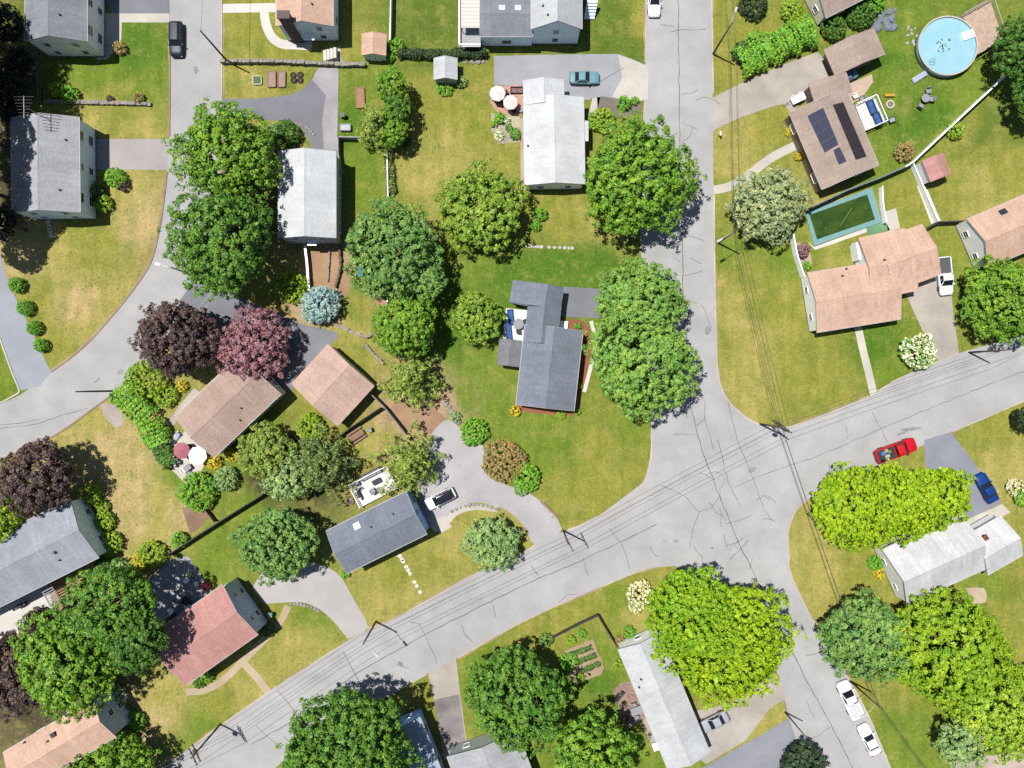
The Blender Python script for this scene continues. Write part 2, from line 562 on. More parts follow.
class Wing: pass
def rect_px(p0, p1, p2, z):
    a, b, c = P(*p0, z), P(*p1, z), P(*p2, z)
    u = (b - a).normalized(); n = Vector((-u.y, u.x, 0))
    W = (c - a).dot(n); L = (b - a).length
    cen = (a + b) / 2 + n * W / 2
    return Vector((cen.x, cen.y, 0)), math.atan2(u.y, u.x), L, abs(W), (1 if W > 0 else -1)

def wing(root, p0, p1, p2, h, rise, roofm, wallm, oh=.32, og=.1, win=True, storeys=1, door=None, shutters=None, zf=0.0, trim=None, ro=0.0):
    cen, ang, L, W, side = rect_px(p0, p1, p2, h)
    g = Wing(); g.cen, g.ang, g.L, g.W, g.h, g.rise, g.root = cen, ang, L, W, h, rise, root
    loc = cen - root.location
    cu, su = math.cos(ang), math.sin(ang)
    POLYS.append([(cen.x + x * cu - y * su, cen.y + x * su + y * cu) for x, y in ((-L / 2, -W / 2), (L / 2, -W / 2), (L / 2, W / 2), (-L / 2, W / 2))])
    loc.z = 0
    t = .16
    if trim is None: trim = TRIM if win else roofm
    hw = W / 2
    yr = ro * hw; g.yr = yr
    # roof: two slopes as slabs
    pr = [(-hw, h - t), (-hw, h), (yr, h + rise), (hw, h), (hw, h - t), (yr, h + rise - t)]
    mb = MB()
    vs = [(x, y, z) for x in (-L / 2, L / 2) for y, z in pr]
    fs = [(0, 1, 7, 6), (1, 2, 8, 7), (2, 3, 9, 8), (3, 4, 10, 9), (4, 5, 11, 10), (5, 0, 6, 11),
          (0, 5, 2, 1), (5, 4, 3, 2), (7, 8, 11, 6), (8, 9, 10, 11)]
    mb.add(vs, fs)
    g.roof = mb.build('roof', roofm, root, loc=loc, rz=ang)
    # ridge cap
    cap = MB(); s = rise / hw
    cap.add([(x, y, z) for x in (-L / 2, L / 2) for y, z in ((yr - .16, h + rise - .16 * s + .012), (yr, h + rise + .03), (yr + .16, h + rise - .16 * s + .012))],
            [(0, 1, 4, 3), (1, 2, 5, 4), (0, 3, 5, 2), (0, 2, 1), (3, 4, 5)])
    cap.build('ridge_cap', roofm, g.roof)
    # fascia boards on rakes, gutters on eaves
    e = .035
    for sx in (-1, 1):
        fa = MB(); x0, x1 = sx * (L / 2 + .004), sx * (L / 2 + .004 + e)
        pr2 = [(-hw, h - t - .03), (-hw, h + .025), (yr, h + rise + .025), (hw, h + .025), (hw, h - t - .03), (yr, h + rise - t - .03)]
        fa.add([(x, y, z) for x in (x0, x1) for y, z in pr2], [(0, 1, 2, 5), (5, 2, 3, 4), (6, 11, 8, 7), (11, 10, 9, 8), (0, 6, 7, 1), (1, 7, 8, 2), (2, 8, 9, 3), (3, 9, 10, 4), (4, 10, 11, 5), (5, 11, 6, 0)])
        fa.build('fascia', trim, g.roof)
    for sy in (-1, 1):
        MB().box((0, sy * (hw + .037), h - .07), (L, .065, .11)).build('gutter', trim, g.roof)
    # walls
    wy = hw - oh; wx = L / 2 - og
    ze = h - t + rise * oh / (hw + yr) - .004; ze2 = h - t + rise * oh / (hw - yr) - .004; za = h + rise - t - .006
    wm = MB()
    vs = [(x, y, z) for x in (-wx, wx) for y, z in ((-wy, zf), (-wy, ze), (yr, za), (wy, ze2), (wy, zf))]
    wm.add(vs, [(0, 1, 2, 3, 4), (9, 8, 7, 6, 5), (0, 5, 6, 1), (1, 6, 7, 2), (2, 7, 8, 3), (3, 8, 9, 4), (4, 9, 5, 0)])
    g.wall = wm.build('wall', wallm, root, loc=loc, rz=ang)
    # foundation
    MB().box((0, 0, .12), (2 * wx + .04, 2 * wy + .04, .3)).build('foundation', plain('foundation', (150, 148, 142), .9), root, loc=loc, rz=ang)
    Rm = Matrix.Rotation(ang, 4, 'Z')
    def put(kind, x, y, z, face, w_, h_):
        fm, pm = window_mesh(w_, h_)
        o = link('window', fm, root)
        q = loc + (Rm @ Vector((x, y, 0))); q.z = z
        o.location = q; o.rotation_euler = (0, 0, ang + face)
        p = link('pane', pm, o)
        return o
    g.put = put
    if win:
        for st in range(storeys):
            zz = 1.55 + st * 2.6 if storeys > 1 else min(1.6, h * .52)
            n = max(1, int(2 * wx / 3.6))
            for sy in (-1, 1):
                for i in range(n):
                    x = (i + .5) / n * 2 * wx - wx
                    if door is not None and sy == door and i == n // 2 and st == 0: continue
                    put('w', x, sy * (wy + .03), zz, 0 if sy < 0 else math.pi, 1.1 if i % 2 else 1.5, 1.2)
            m = max(1, int(2 * wy / 3.4))
            for sx in (-1, 1):
                for i in range(m):
                    y = (i + .5) / m * 2 * wy - wy
                    put('w', sx * (wx + .03), y, zz, math.pi / 2 if sx > 0 else -math.pi / 2, 1.0, 1.2)
    if door is not None:
        q = loc + (Rm @ Vector((0.0, door * (wy + .03), 0))); q.z = 0
        d = MB(); d.box((0, 0, 1.2), (1.0, .07, 2.05)); d.box((-.55, 0, 1.2), (.1, .1, 2.2)); d.box((.55, 0, 1.2), (.1, .1, 2.2)); d.box((0, 0, 2.28), (1.2, .1, .1))
        o = d.build('door', plain('door_paint', (120, 60, 50), .45), root); o.location = q; o.rotation_euler = (0, 0, ang + (0 if door < 0 else math.pi))
        MB().lathe([(.02, -.03), (.04, 0), (.02, .03)], (.38, -.07, 1.15), 8).build('handle', plain('brass', (190, 160, 90), .3, .9), o)
    return g

def roof_pt(g, px, py):
    """a roof point under a pixel, in the wing's own coordinates"""
    z = g.h + g.rise * .5
    for _ in range(6):
        p = P(px, py, z)
        l = Matrix.Rotation(-g.ang, 4, 'Z') @ Vector((p.x - g.cen.x, p.y - g.cen.y, 0))
        z = g.h + g.rise * (1 - min(1, abs(l.y - g.yr) / (g.W / 2 + (g.yr if l.y < g.yr else -g.yr))))
    return Vector((l.x, l.y, z))

def house(name, label, p0, p1, p2, h, rise, roofm, wallm, cat='house', **kw):
    cen = rect_px(p0, p1, p2, h)[0]
    root = empty(name, cen, label, cat)
    g = wing(root, p0, p1, p2, h, rise, roofm, wallm, **kw)
    return root, g
BRICK = plain('chimney_brick', (150, 95, 80), .95, var=.3, scale=8)
DARKM = plain('dark_metal', (60, 60, 64), .5, var=.2)
def chimney(g, px, py, s=(.9, .9), up=1.3, m=None):
    l = roof_pt(g, px, py)
    b = MB(); b.box((l.x, l.y, l.z + up / 2 - .3), (s[0], s[1], up + .6)); b.box((l.x, l.y, l.z + up + .06), (s[0] + .14, s[1] + .14, .12))
    o = b.build('chimney', m or BRICK, g.roof)
    MB().box((l.x, l.y, l.z + up + .17), (s[0] * .45, s[1] * .45, .1)).build('flue', DARKM, o)
def vent(g, px, py, r_=.09, hh=.45, m=None):
    l = roof_pt(g, px, py)
    MB().lathe([(r_ * 1.8, -.08), (r_ * 1.8, .04), (r_, .08), (r_, hh), (r_ * .6, hh)], (l.x, l.y, l.z), 10).build('vent_pipe', m or DARKM, g.roof)
def skylight(g, px, py, w=.9, d=.9, m=None):
    l = roof_pt(g, px, py); s = math.atan2(g.rise, g.W / 2) * (1 if l.y < 0 else -1)
    M = Matrix.Translation(l) @ Matrix.Rotation(s, 4, 'X')
    b = MB(); b.box((0, 0, .06), (w, d, .14)); b.v = [tuple(M @ Vector(v)) for v in b.v]
    o = b.build('skylight', WHITE if m is None else m, g.roof)
    b = MB(); b.box((0, 0, .14), (w * .86, d * .86, .03)); b.v = [tuple(M @ Vector(v)) for v in b.v]
    b.build('pane', plain('dome_plastic', (235, 240, 245), .2, var=.03) if m is None else GLASS, o)

# ------------------------------------------------------------------ vehicles (local x forward, z up)
TYRE = plain('tyre_rubber', (42, 42, 44), .9, var=.2)
RIM = plain('wheel_rim', (170, 172, 176), .3, .8, var=.1)
LAMP = plain('headlamp_glass', (225, 230, 235), .15, var=.03)
TAIL = plain('tail_lamp', (170, 25, 25), .2, var=.05)
CARGLASS = plain('car_glass', (40, 46, 54), .08, var=.1)
def carpaint(name, rgb): return plain(name, rgb, .42, .0, var=.05, coat=.0, spec=.22, mx=.75)

def loft(stations, cross):
    """stations: list of x; cross(x) -> list of (y, z)"""
    mb = MB(); n = None; vs = []
    for x in stations:
        c = cross(x); n = len(c); vs += [(x, y, z) for y, z in c]
    fs = []
    for i in range(len(stations) - 1):
        for k in range(n):
            fs.append((i * n + k, i * n + (k + 1) % n, (i + 1) * n + (k + 1) % n, (i + 1) * n + k))
    fs.append(tuple(range(n))[::-1]); fs.append(tuple((len(stations) - 1) * n + k for k in range(n)))
    return mb.add(vs, fs)
def interp(tab, x):
    for (a, va), (b, vb) in zip(tab[:-1], tab[1:]):
        if x <= b: return va + (vb - va) * max(0, (x - a)) / (b - a)
    return tab[-1][1]

def vehicle(px, py, heading, paint, label, kind='sedan', L=4.6, W=1.82, name='car', cat='car', group=None, bed=None, cargo=None, roofm=None):
    """heading: pixel-space direction (dx, dy) of the bonnet"""
    zc = .8
    p = P(px, py, zc)
    root = empty(name, (p.x, p.y, .012), label, cat, math.atan2(-heading[1], heading[0]), group)
    hl, hw = L / 2, W / 2
    zb = .24
    if kind == 'pickup':
        top = [(-hl, .95), (-hl + .05, 1.02), (hl * .30, 1.05), (hl * .42, 1.05), (hl * .9, .98), (hl, .72)]
        cab = (-.03 * L, .28 * L); rooft = 1.78; belt = 1.03
        sl_r, sl_f = .12, .85
    elif kind == 'suv':
        top = [(-hl, .95), (-hl + .1, 1.02), (hl * .4, 1.0), (hl * .85, .92), (hl, .65)]
        cab = (-hl + .12, .24 * L); rooft = 1.66; belt = .98; sl_r, sl_f = .35, .75
    else:
        top = [(-hl, .75), (-hl + .15, .96), (-hl * .5, .98), (hl * .4, .94), (hl * .85, .82), (hl, .58)]
        cab = (-.36 * L, .20 * L); rooft = 1.44; belt = .93; sl_r, sl_f = .75, .8
    xs = [-hl, -hl + .06, -hl + .2, -hl + .5, -hl * .5, -hl * .2, 0, hl * .25, hl * .45, hl * .65, hl - .4, hl - .18, hl - .06, hl]
    def cross(x):
        u = abs(x) / hl
        w = hw * (1 - .05 * u ** 2 - .22 * max(0, (u - .82) / .18) ** 2.2)
        zt = interp(top, x)
        half = [(w * .86, zb), (w, zb + .18), (w, zt - .2), (w * .95, zt - .05), (w * .82, zt), (w * .4, zt + .03)]
        return half + [(-y, z) for y, z in half[::-1]]
    body = loft(xs, cross).build('body', paint, root, True)
    x0, x1 = cab
    rw = hw * .74; bw = hw * .90
    # greenhouse frame: pillars and sills in body colour, glass panels on it
    def lerp(a, b, t): return tuple(a[i] + (b[i] - a[i]) * t for i in range(3))
    base = [(x0, -bw, belt - .08), (x1, -bw, belt - .08), (x1, bw, belt - .08), (x0, bw, belt - .08)]
    rf = [(x0 + sl_r, -rw, rooft - .05), (x1 - sl_f, -rw, rooft - .05), (x1 - sl_f, rw, rooft - .05), (x0 + sl_r, rw, rooft - .05)]
    cb = MB(); cb.add(base + rf, [(0, 1, 5, 4), (1, 2, 6, 5), (2, 3, 7, 6), (3, 0, 4, 7), (4, 5, 6, 7), (3, 2, 1, 0)])
    cb.build('pillars', paint, root)
    # roof panel, crowned
    xr0, xr1 = x0 + sl_r - .04, x1 - sl_f + .04
    rm = loft([xr0, xr0 + .12, (xr0 + xr1) / 2, xr1 - .12, xr1],
              lambda x: (lambda e: [(-rw * e, rooft - .06), (-rw * .98 * e, rooft - .01), (-rw * .6, rooft + .035), (rw * .6, rooft + .035), (rw * .98 * e, rooft - .01), (rw * e, rooft - .06)])
              (1.0 if xr0 + .05 < x < xr1 - .05 else .9))
    rm.build('roof_panel', roofm or paint, root, True)
    def pane(nm, q, i0=.06, i1=.94, j0=.10, j1=.92, off=.012):
        a, b, c, d = q                         # a-b bottom, d-c top
        def pt(i, j): return Vector(lerp(lerp(a, b, i), lerp(d, c, i), j))
        A, B_, C_, D = pt(i0, j0), pt(i1, j0), pt(i1, j1), pt(i0, j1)
        n = (B_ - A).cross(D - A).normalized()
        cen = Vector((x0 / 2 + x1 / 2, 0, 1.2))
        if n.dot(A - cen) < 0: n = -n
        m = MB(); o = n * off
        m.add([A + o, B_ + o, C_ + o, D + o, A - n * .02, B_ - n * .02, C_ - n * .02, D - n * .02],
              [(0, 1, 2, 3), (0, 4, 5, 1), (1, 5, 6, 2), (2, 6, 7, 3), (3, 7, 4, 0)])
        m.build(nm, CARGLASS, root)
    pane('windscreen', (base[1], base[2], rf[2], rf[1]))
    pane('rear_window', (base[3], base[0], rf[0], rf[3]))
    pane('side_window', (base[0], base[1], rf[1], rf[0]), .08, .5); pane('side_window', (base[0], base[1], rf[1], rf[0]), .54, .93)
    pane('side_window', (base[2], base[3], rf[3], rf[2]), .07, .46); pane('side_window', (base[2], base[3], rf[3], rf[2]), .5, .92)
    # wheels
    for sx in (-.31, .31):
        for sy in (-1, 1):
            rad = .36 if kind == 'pickup' else .32
            w = MB()
            w.tube([(0, -.11, 0), (0, -.09, 0), (0, .09, 0), (0, .11, 0)], [rad - .05, rad, rad, rad - .05], 18)
            o = w.build('wheel', TYRE, root, loc=(sx * L, sy * (hw - .09), rad))
            MB().tube([(0, sy * .10, 0), (0, sy * .125, 0)], rad * .6, 14).build('rim', RIM, o)
    for sy in (-1, 1):
        MB().box((hl - .12, sy * hw * .66, interp(top, hl - .12) - .14), (.2, .34, .14), ry=.2).build('headlight', LAMP, root)
        MB().box((-hl + .05, sy * hw * .74, .82), (.09, .26, .16)).build('tail_light', TAIL, root)
        MB().box((x1 - .28, sy * (bw + .12), belt + .06), (.16, .22, .14)).build('mirror', paint, root)
    if kind == 'pickup':
        xb0, xb1 = -hl + .08, x0 - .1
        bm = MB()
        bm.box(((xb0 + xb1) / 2, 0, 1.055), (xb1 - xb0, W * .84, .05))
        bm.build('bed_floor', bed or plain('bed_liner', (50, 50, 54), .8), root)
        rails = MB()
        for sy in (-1, 1): rails.box(((xb0 + xb1) / 2, sy * W * .44, 1.12), (xb1 - xb0, .11, .18))
        rails.box((xb0 + .03, 0, 1.12), (.08, W * .88, .18)); rails.box((xb1 - .03, 0, 1.12), (.08, W * .88, .18))
        rails.build('bed_rail', paint, root)
    return root
# ------------------------------------------------------------------ ground: one sheet, lawns of different dryness
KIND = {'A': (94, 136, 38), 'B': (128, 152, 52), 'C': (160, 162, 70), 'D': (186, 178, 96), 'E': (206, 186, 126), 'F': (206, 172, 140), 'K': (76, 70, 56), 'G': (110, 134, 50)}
SAMP = """100 70 B;80 62 B;130 50 A;150 90 B;120 115 C;90 120 D;60 120 C;60 75 B;140 130 D;60 250 D;100 250 C;140 215 E;80 305 E;60 340 C;110 310 D;40 300 C;75 230 C;120 190 D;25 260 E;90 335 D
245 30 C;245 82 D;280 60 C;235 90 C;345 50 C;350 90 B;355 120 A;365 170 B;370 200 B;440 110 C;420 180 D;450 150 D;400 205 C;465 100 C;485 130 C;410 90 C;430 20 G;420 45 G;620 30 G;610 12 G;640 20 C;630 45 G
470 260 B;450 285 A;560 265 A;600 270 A;520 275 A;480 370 B;560 228 C;560 210 C;590 230 D;460 345 A;455 400 B;500 420 B;560 450 B;600 450 C;570 500 C;610 480 C;625 440 B;540 430 B;530 460 B;640 470 C;580 520 C
720 60 C;740 140 D;770 125 C;730 20 C;740 285 C;728 265 B;722 300 D;770 300 C;760 350 D;800 390 C;745 330 D;840 380 C;890 365 B;880 350 A;735 395 D;725 340 C;790 290 C;780 265 B;800 355 C
900 50 B;930 110 A;880 95 B;960 130 C;980 155 C;1000 115 G;1010 170 C;980 140 G;900 200 C;850 230 C;960 290 B;945 300 C;950 190 C;835 215 D;870 175 B;905 130 A;890 60 A;890 150 B;970 90 B;980 180 D
985 440 C;1000 470 D;960 430 C;820 565 D;810 590 D;850 580 C;800 540 D;990 592 B;1010 570 C;895 690 C;900 730 B;920 755 B;880 665 C;778 705 D;870 555 C;1000 620 C
560 622 C;600 600 C;590 690 A;575 700 B;620 600 B;640 580 C;600 720 B;640 740 B;415 695 C;470 665 B;500 650 B;530 640 C;610 660 B;645 610 D
420 590 D;400 575 C;450 540 D;380 600 D;300 645 D;280 625 C;220 705 C;240 690 D;160 700 D;205 730 B;150 715 E;308 612 B;440 560 C;470 530 C;490 515 D
110 450 E;140 480 E;130 520 E;150 530 D;90 420 D;170 520 E;115 490 E;160 500 D;215 545 B;240 512 B;205 560 B;180 480 B;230 480 B;340 442 C;370 438 D;355 425 C;400 410 F;425 418 F;440 405 F;260 440 B;310 400 C;345 352 C;355 305 B;365 290 B;330 312 E;345 268 F;320 275 F;310 300 F;367 312 C;380 290 F;352 330 D
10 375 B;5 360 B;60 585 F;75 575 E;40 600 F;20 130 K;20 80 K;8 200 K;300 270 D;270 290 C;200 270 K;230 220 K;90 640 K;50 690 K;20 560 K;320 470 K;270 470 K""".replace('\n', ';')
def ground():
    pts = []; cols = []
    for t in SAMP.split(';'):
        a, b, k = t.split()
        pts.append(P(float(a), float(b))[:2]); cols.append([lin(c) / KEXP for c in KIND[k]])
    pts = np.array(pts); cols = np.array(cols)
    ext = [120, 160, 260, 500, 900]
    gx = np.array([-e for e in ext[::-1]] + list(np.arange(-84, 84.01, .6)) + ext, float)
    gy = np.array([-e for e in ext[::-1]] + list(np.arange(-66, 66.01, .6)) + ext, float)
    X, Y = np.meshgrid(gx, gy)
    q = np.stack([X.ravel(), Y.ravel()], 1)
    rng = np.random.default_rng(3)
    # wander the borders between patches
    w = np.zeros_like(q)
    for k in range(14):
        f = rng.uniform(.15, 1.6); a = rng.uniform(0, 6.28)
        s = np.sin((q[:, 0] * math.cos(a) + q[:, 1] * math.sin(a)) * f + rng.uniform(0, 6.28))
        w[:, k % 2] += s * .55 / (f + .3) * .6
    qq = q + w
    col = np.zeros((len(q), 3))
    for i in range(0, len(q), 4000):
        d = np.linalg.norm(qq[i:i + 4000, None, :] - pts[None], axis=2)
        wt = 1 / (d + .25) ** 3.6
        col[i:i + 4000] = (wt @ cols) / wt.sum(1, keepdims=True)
    nx, ny = len(gx), len(gy)
    idx = np.arange(nx * ny).reshape(ny, nx)
    f = np.stack([idx[:-1, :-1], idx[:-1, 1:], idx[1:, 1:], idx[1:, :-1]], 2).reshape(-1, 4)
    me = bpy.data.meshes.new('ground')
    me.vertices.add(len(q)); me.loops.add(f.size); me.polygons.add(len(f))
    me.vertices.foreach_set('co', np.concatenate([q, np.zeros((len(q), 1))], 1).astype(np.float32).ravel())
    me.loops.foreach_set('vertex_index', f.astype(np.int32).ravel())
    me.polygons.foreach_set('loop_start', np.arange(0, f.size, 4, dtype=np.int32))
    a = me.attributes.new('turf', 'FLOAT_COLOR', 'POINT')
    a.data.foreach_set('color', np.concatenate([col, np.ones((len(q), 1))], 1).astype(np.float32).ravel())
    me.update(calc_edges=True)
    m, nt, b = newmat('lawn')
    at = nd(nt, 'ShaderNodeAttribute', attribute_name='turf')
    g = nd(nt, 'ShaderNodeNewGeometry'); v = g.outputs['Position']
    n1 = ramp(nt, noise(nt, v, 2.6, 7, .75), .24, .76, (.56, .62, .52), (1.42, 1.34, 1.45))
    n2 = ramp(nt, noise(nt, v, .5, 5, .65), .3, .7, (.76, .84, .72), (1.22, 1.13, 1.3))
    n3 = ramp(nt, noise(nt, scaled(nt, v, (.9, .12, 1)), 1.0, 4), .35, .65, (.86, .90, .86), (1.12, 1.08, 1.14))
    x = mixrgb(nt, at.outputs['Color'], n1, 1, 'MULTIPLY')
    x = mixrgb(nt, x, n2, 1, 'MULTIPLY'); x = mixrgb(nt, x, n3, 1, 'MULTIPLY')
    x = mixrgb(nt, x, alb((194, 180, 106)), ramp(nt, noise(nt, v, .36, 7, .75), .52, .64, (0, 0, 0), (.40,) * 3))
    # scattered bare, straw coloured spots and dark clover
    x = mixrgb(nt, x, alb((205, 180, 120)), ramp(nt, noise(nt, v, 1.3, 7, .75), .56, .74, (0, 0, 0), (.55,) * 3))
    x = mixrgb(nt, x, alb((100, 138, 40)), ramp(nt, noise(nt, scaled(nt, v, (.8, 1.1, 1)), .30, 7, .72), .54, .66, (0, 0, 0), (.38,) * 3))
    nq = noise(nt, scaled(nt, v, (1, 1, 1)), 1.7, 6, .7)
    x = mixrgb(nt, x, alb((86, 124, 34)), ramp(nt, nq, .58, .70, (0, 0, 0), (.6,) * 3))
    nt.links.new(x, b.inputs['Base Color'])
    b.inputs['Roughness'].default_value = .95
    b.inputs['Specular IOR Level'].default_value = .15
    bumpnode(nt, b, noise(nt, v, 7, 4, .7), .8, .06)
    me.materials.append(m)
    return struct(link('ground', me))
ground()

ASPH = paving('road_asphalt', (200, 199, 199), var=.13, stain=.13, fine=5.0, big=.3)
ASPH2 = paving('driveway_asphalt_grey', (186, 188, 194), var=.10, stain=.16)
ASPHD = paving('driveway_asphalt_dark', (148, 150, 158), var=.12, stain=.16)
CONC = paving('concrete_pale', (226, 220, 208), var=.10, stain=.18)
CONCW = paving('concrete_white', (244, 240, 232), var=.08, stain=.12)
GRAV = paving('gravel_drive', (206, 196, 186), var=.24, stain=.22, fine=9)
DIRT = paving('bare_earth', (196, 160, 128), var=.25, stain=.3, fine=6)
MULCH = paving('red_mulch', (172, 112, 84), var=.3, stain=.2, fine=10)
STONE = pavers('patio_stone', (190, 190, 196), .6)
BRKP = pavers('patio_brick', (226, 178, 156), .3)
BRKB = pavers('patio_brown', (176, 146, 132), .4)

# ---- streets
sheet('road', smooth_px([(0, 403), (20, 395), (51, 372), (78, 352), (100, 330), (130, 294), (150, 264), (159, 232), (164, 200), (167, 172), (169.5, 138), (170, 60), (169, -80)], 5)
      + [(222, -80)] + smooth_px([(222, 0), (222, 60), (222, 110), (222, 160), (217, 215), (205, 262), (197, 276)], 5)
      + smooth_px([(215, 288), (190, 318), (165, 345), (140, 368), (118, 390), (102, 402), (52, 437), (0, 460), (-60, 482)], 5) + [(-120, 505), (-120, 440), (-60, 425)], ASPH, .016)
sheet('road', [(647, -90), (646.5, 0), (645.5, 60), (644.5, 100), (642, 160), (641, 240), (645, 320), (651, 400)]
      + smooth_px([(652, 420), (651, 455), (645, 480), (632, 500), (608, 515), (568, 530)], 5) + [(620, 560), (720, 560), (800, 470)]
      + smooth_px([(778, 427), (758, 424), (740, 413), (725, 396), (718, 375), (716, 340), (714, 250), (713, 130), (711.5, 0)], 5) + [(711, -90)], ASPH, .020)
sheet('road', [(1130, 290), (1024, 335), (962, 352), (900, 378), (870, 397), (800, 424), (778, 428), (700, 440), (600, 515), (568, 530), (545, 538), (513, 558), (471, 576), (396, 618), (350, 639), (267, 693), (190, 748), (140, 786), (60, 850),
               (190, 850), (270, 772), (300, 747), (340, 722), (400, 689), (428, 673), (456, 658), (512, 627), (560, 604), (624, 577), (655, 567), (675, 566), (730, 590), (790, 560), (788, 530), (796, 511), (806, 501), (860, 474), (917, 448), (951, 432), (1024, 401), (1130, 352)], ASPH, .024)
sheet('road', [(690, 560), (790, 500), (787, 555)] + smooth_px([(788, 560), (795, 585), (817, 628), (842, 668), (868, 715), (889, 765), (930, 850)], 4)
      + [(840, 850), (803, 768), (788, 718), (783, 700), (780, 680), (768, 650), (745, 600), (715, 575)], ASPH, .028)

KERB = paving('kerb_concrete', (226, 216, 204), var=.15, stain=.25, fine=6)
KERBR = paving('kerb_weathered', (190, 160, 138), var=.2, stain=.3, fine=6)
def kerb(px, m=KERB, w=.22, sm=4):
    pl = G(smooth_px(px, sm) if sm else px)
    return struct(ribbon(MB(), pl, w, -.02, .11).build('kerb', m))
kerb([(51, 372), (78, 352), (100, 330), (130, 294), (150, 264), (159, 232), (164, 200), (167, 172)], KERBR)
kerb([(169.5, 136), (170, 60), (169, 23)], KERBR)
kerb([(222, -20), (222, 50), (222, 97)], KERB, .16)
kerb([(0, 338), (12, 372), (19, 389), (17, 394), (0, 403)], KERB)
kerb([(118, 390), (102, 402), (52, 437), (0, 460)], KERBR)
kerb([(646, -20), (645.5, 63)], KERB, .15); kerb([(644.5, 100), (642, 160), (641, 240), (645, 320), (651, 400)], KERB, .15)
kerb([(652, 420), (651, 455), (645, 480), (632, 500), (608, 515), (568, 530)], KERB)
kerb([(713, 94), (711.5, 0), (711, -20)]); kerb([(869, 397), (800, 424), (778, 427.5), (758, 424), (740, 413), (725, 396), (718, 375), (716, 340), (714, 250), (714, 195)], KERB)
kerb([(958, 353), (900, 378), (877, 392)], KERB, .18)
kerb([(536, 544), (513, 558), (471, 576), (396, 618), (368, 628)], KERB, .16); kerb([(348, 641), (267, 693), (190, 748), (140, 786)], KERB, .16)
kerb([(340, 722), (400, 689), (427, 674)], KERB, .16); kerb([(457, 658), (512, 627), (560, 604), (624, 577), (650, 568), (672, 565)], KERB, .16)
kerb([(915, 449), (860, 474), (806, 501), (795, 512), (788, 532), (788, 560), (795, 585), (817, 628), (842, 668), (868, 715), (889, 765), (920, 830)], KERB, .16)
kerb([(951, 432), (1024, 401), (1060, 385)], KERB, .16)
kerb([(784, 700), (788, 717)], KERBR, .2, 0)

# ---- driveways and paths
sheet('driveway', [(96, -30), (169.5, -30), (169.5, 14), (112, 14)], ASPHD, .012)
sheet('driveway', [(118, 13.5), (169.5, 13.5), (169.5, 22.5), (122, 22.5), (121, 45), (106, 60), (97, 60), (97, 13.5)], CONC, .017)
sheet('driveway', [(85, 139), (169.5, 139), (168, 170), (85, 169.5)], paving('driveway_warm', (198, 190, 190), var=.12, stain=.15), .012)
sheet('driveway', [(-60, 170), (-2, 240), (3, 266), (12, 290), (51, 372), (40, 386), (19, 391), (0, 338), (-60, 250)], paving('driveway_blue_grey', (178, 182, 192), var=.08, stain=.12), .020)
sheet('path', [(222, 4), (278, 3), (278, 12), (222, 13)], CONCW, .012)
def path(px, w, m, z=.014, sm=5, name='path'):
    l_, r_ = strip_poly(G(smooth_px(px, sm) if sm else px), w); POLYS.append(l_ + r_[::-1])
    return struct(ribbon(MB(), G(smooth_px(px, sm) if sm else px), w, z, z).build(name, m))
path([(264, 9), (266, 24), (272, 37), (282, 44), (296, 45), (312, 46)], 1.3, CONCW, .016)
sheet('driveway', [(222, 99), (258, 98.5), (290, 95), (304, 88), (313, 78), (319, 68), (339, 68), (337, 151), (312, 151), (309, 140), (301, 128), (289, 121.5), (268, 120), (240, 118), (222, 117)], ASPHD, .022)
sheet('driveway', [(318, 68), (338.5, 68), (337, 150), (324, 150), (322, 120), (326, 95), (312, 80)], paving('driveway_dusty', (192, 188, 192), var=.14, stain=.22), .026)
sheet('driveway', [(494, 56), (560, 54.5), (618, 54), (632, 59), (645.5, 65), (645, 98), (636, 102), (600, 96), (588, 100), (563, 97), (523, 86), (494, 85)], ASPH2, .018)
sheet('driveway', [(618, 55), (633, 60), (648, 66), (648, 99), (637, 102), (612, 97), (622, 78)], CONC, .026)
path([(597, 95), (593, 112), (589, 128)], 1.1, CONC)
sheet('driveway', [(712.5, 98), (726, 91), (750, 79), (790, 62), (818, 52), (840, 80), (812, 90), (792, 114), (783, 104), (768, 108), (742, 117), (724, 125), (713, 131)], GRAV, .026)
sheet('driveway', [(838, 88), (872, 74), (873, 82), (862, 98), (850, 104)], paving('patio_sand', (222, 198, 176), var=.15, stain=.2), .012)
path([(802, 143), (786, 150), (768, 160), (745, 178), (728, 187), (713, 190)], 1.25, CONC)
sheet('driveway', [(904, 290), (938, 276), (950, 283), (953, 310), (959, 353), (940, 362), (936, 358), (922, 330)], GRAV, .028)
path([(857, 322), (863, 350), (869, 374), (874, 396)], 1.1, CONC, .012)
sheet('driveway', [(924, 440), (951, 432), (962, 447), (978, 468), (1002, 503), (968, 519), (940, 490), (925, 465)], paving('driveway_slate', (160, 164, 176), var=.10, stain=.14), .028)
sheet('path', [(966, 520), (1002, 504), (1010, 512), (985, 528), (970, 530)], CONC, .018)
sheet('driveway', [(690, 712), (718, 706), (747, 696), (768, 676), (781, 683), (786, 698), (770, 708), (746, 740), (706, 764), (680, 745)], GRAV, .032)
sheet('driveway', [(690, 772), (706, 766), (746, 743), (768, 731), (789, 718), (797, 742), (806, 780), (806, 830), (670, 830)], paving('driveway_old', (164, 166, 176), var=.10, stain=.16), .036)
sheet('driveway', [(428, 673), (456, 657.5), (461, 700), (468, 752), (444, 760), (436, 706)], GRAV, .028)
sheet('driveway', [(434, 700), (459, 694), (467, 750), (445, 756)], paving('driveway_patched', (172, 164, 164), var=.25, stain=.45), .032)
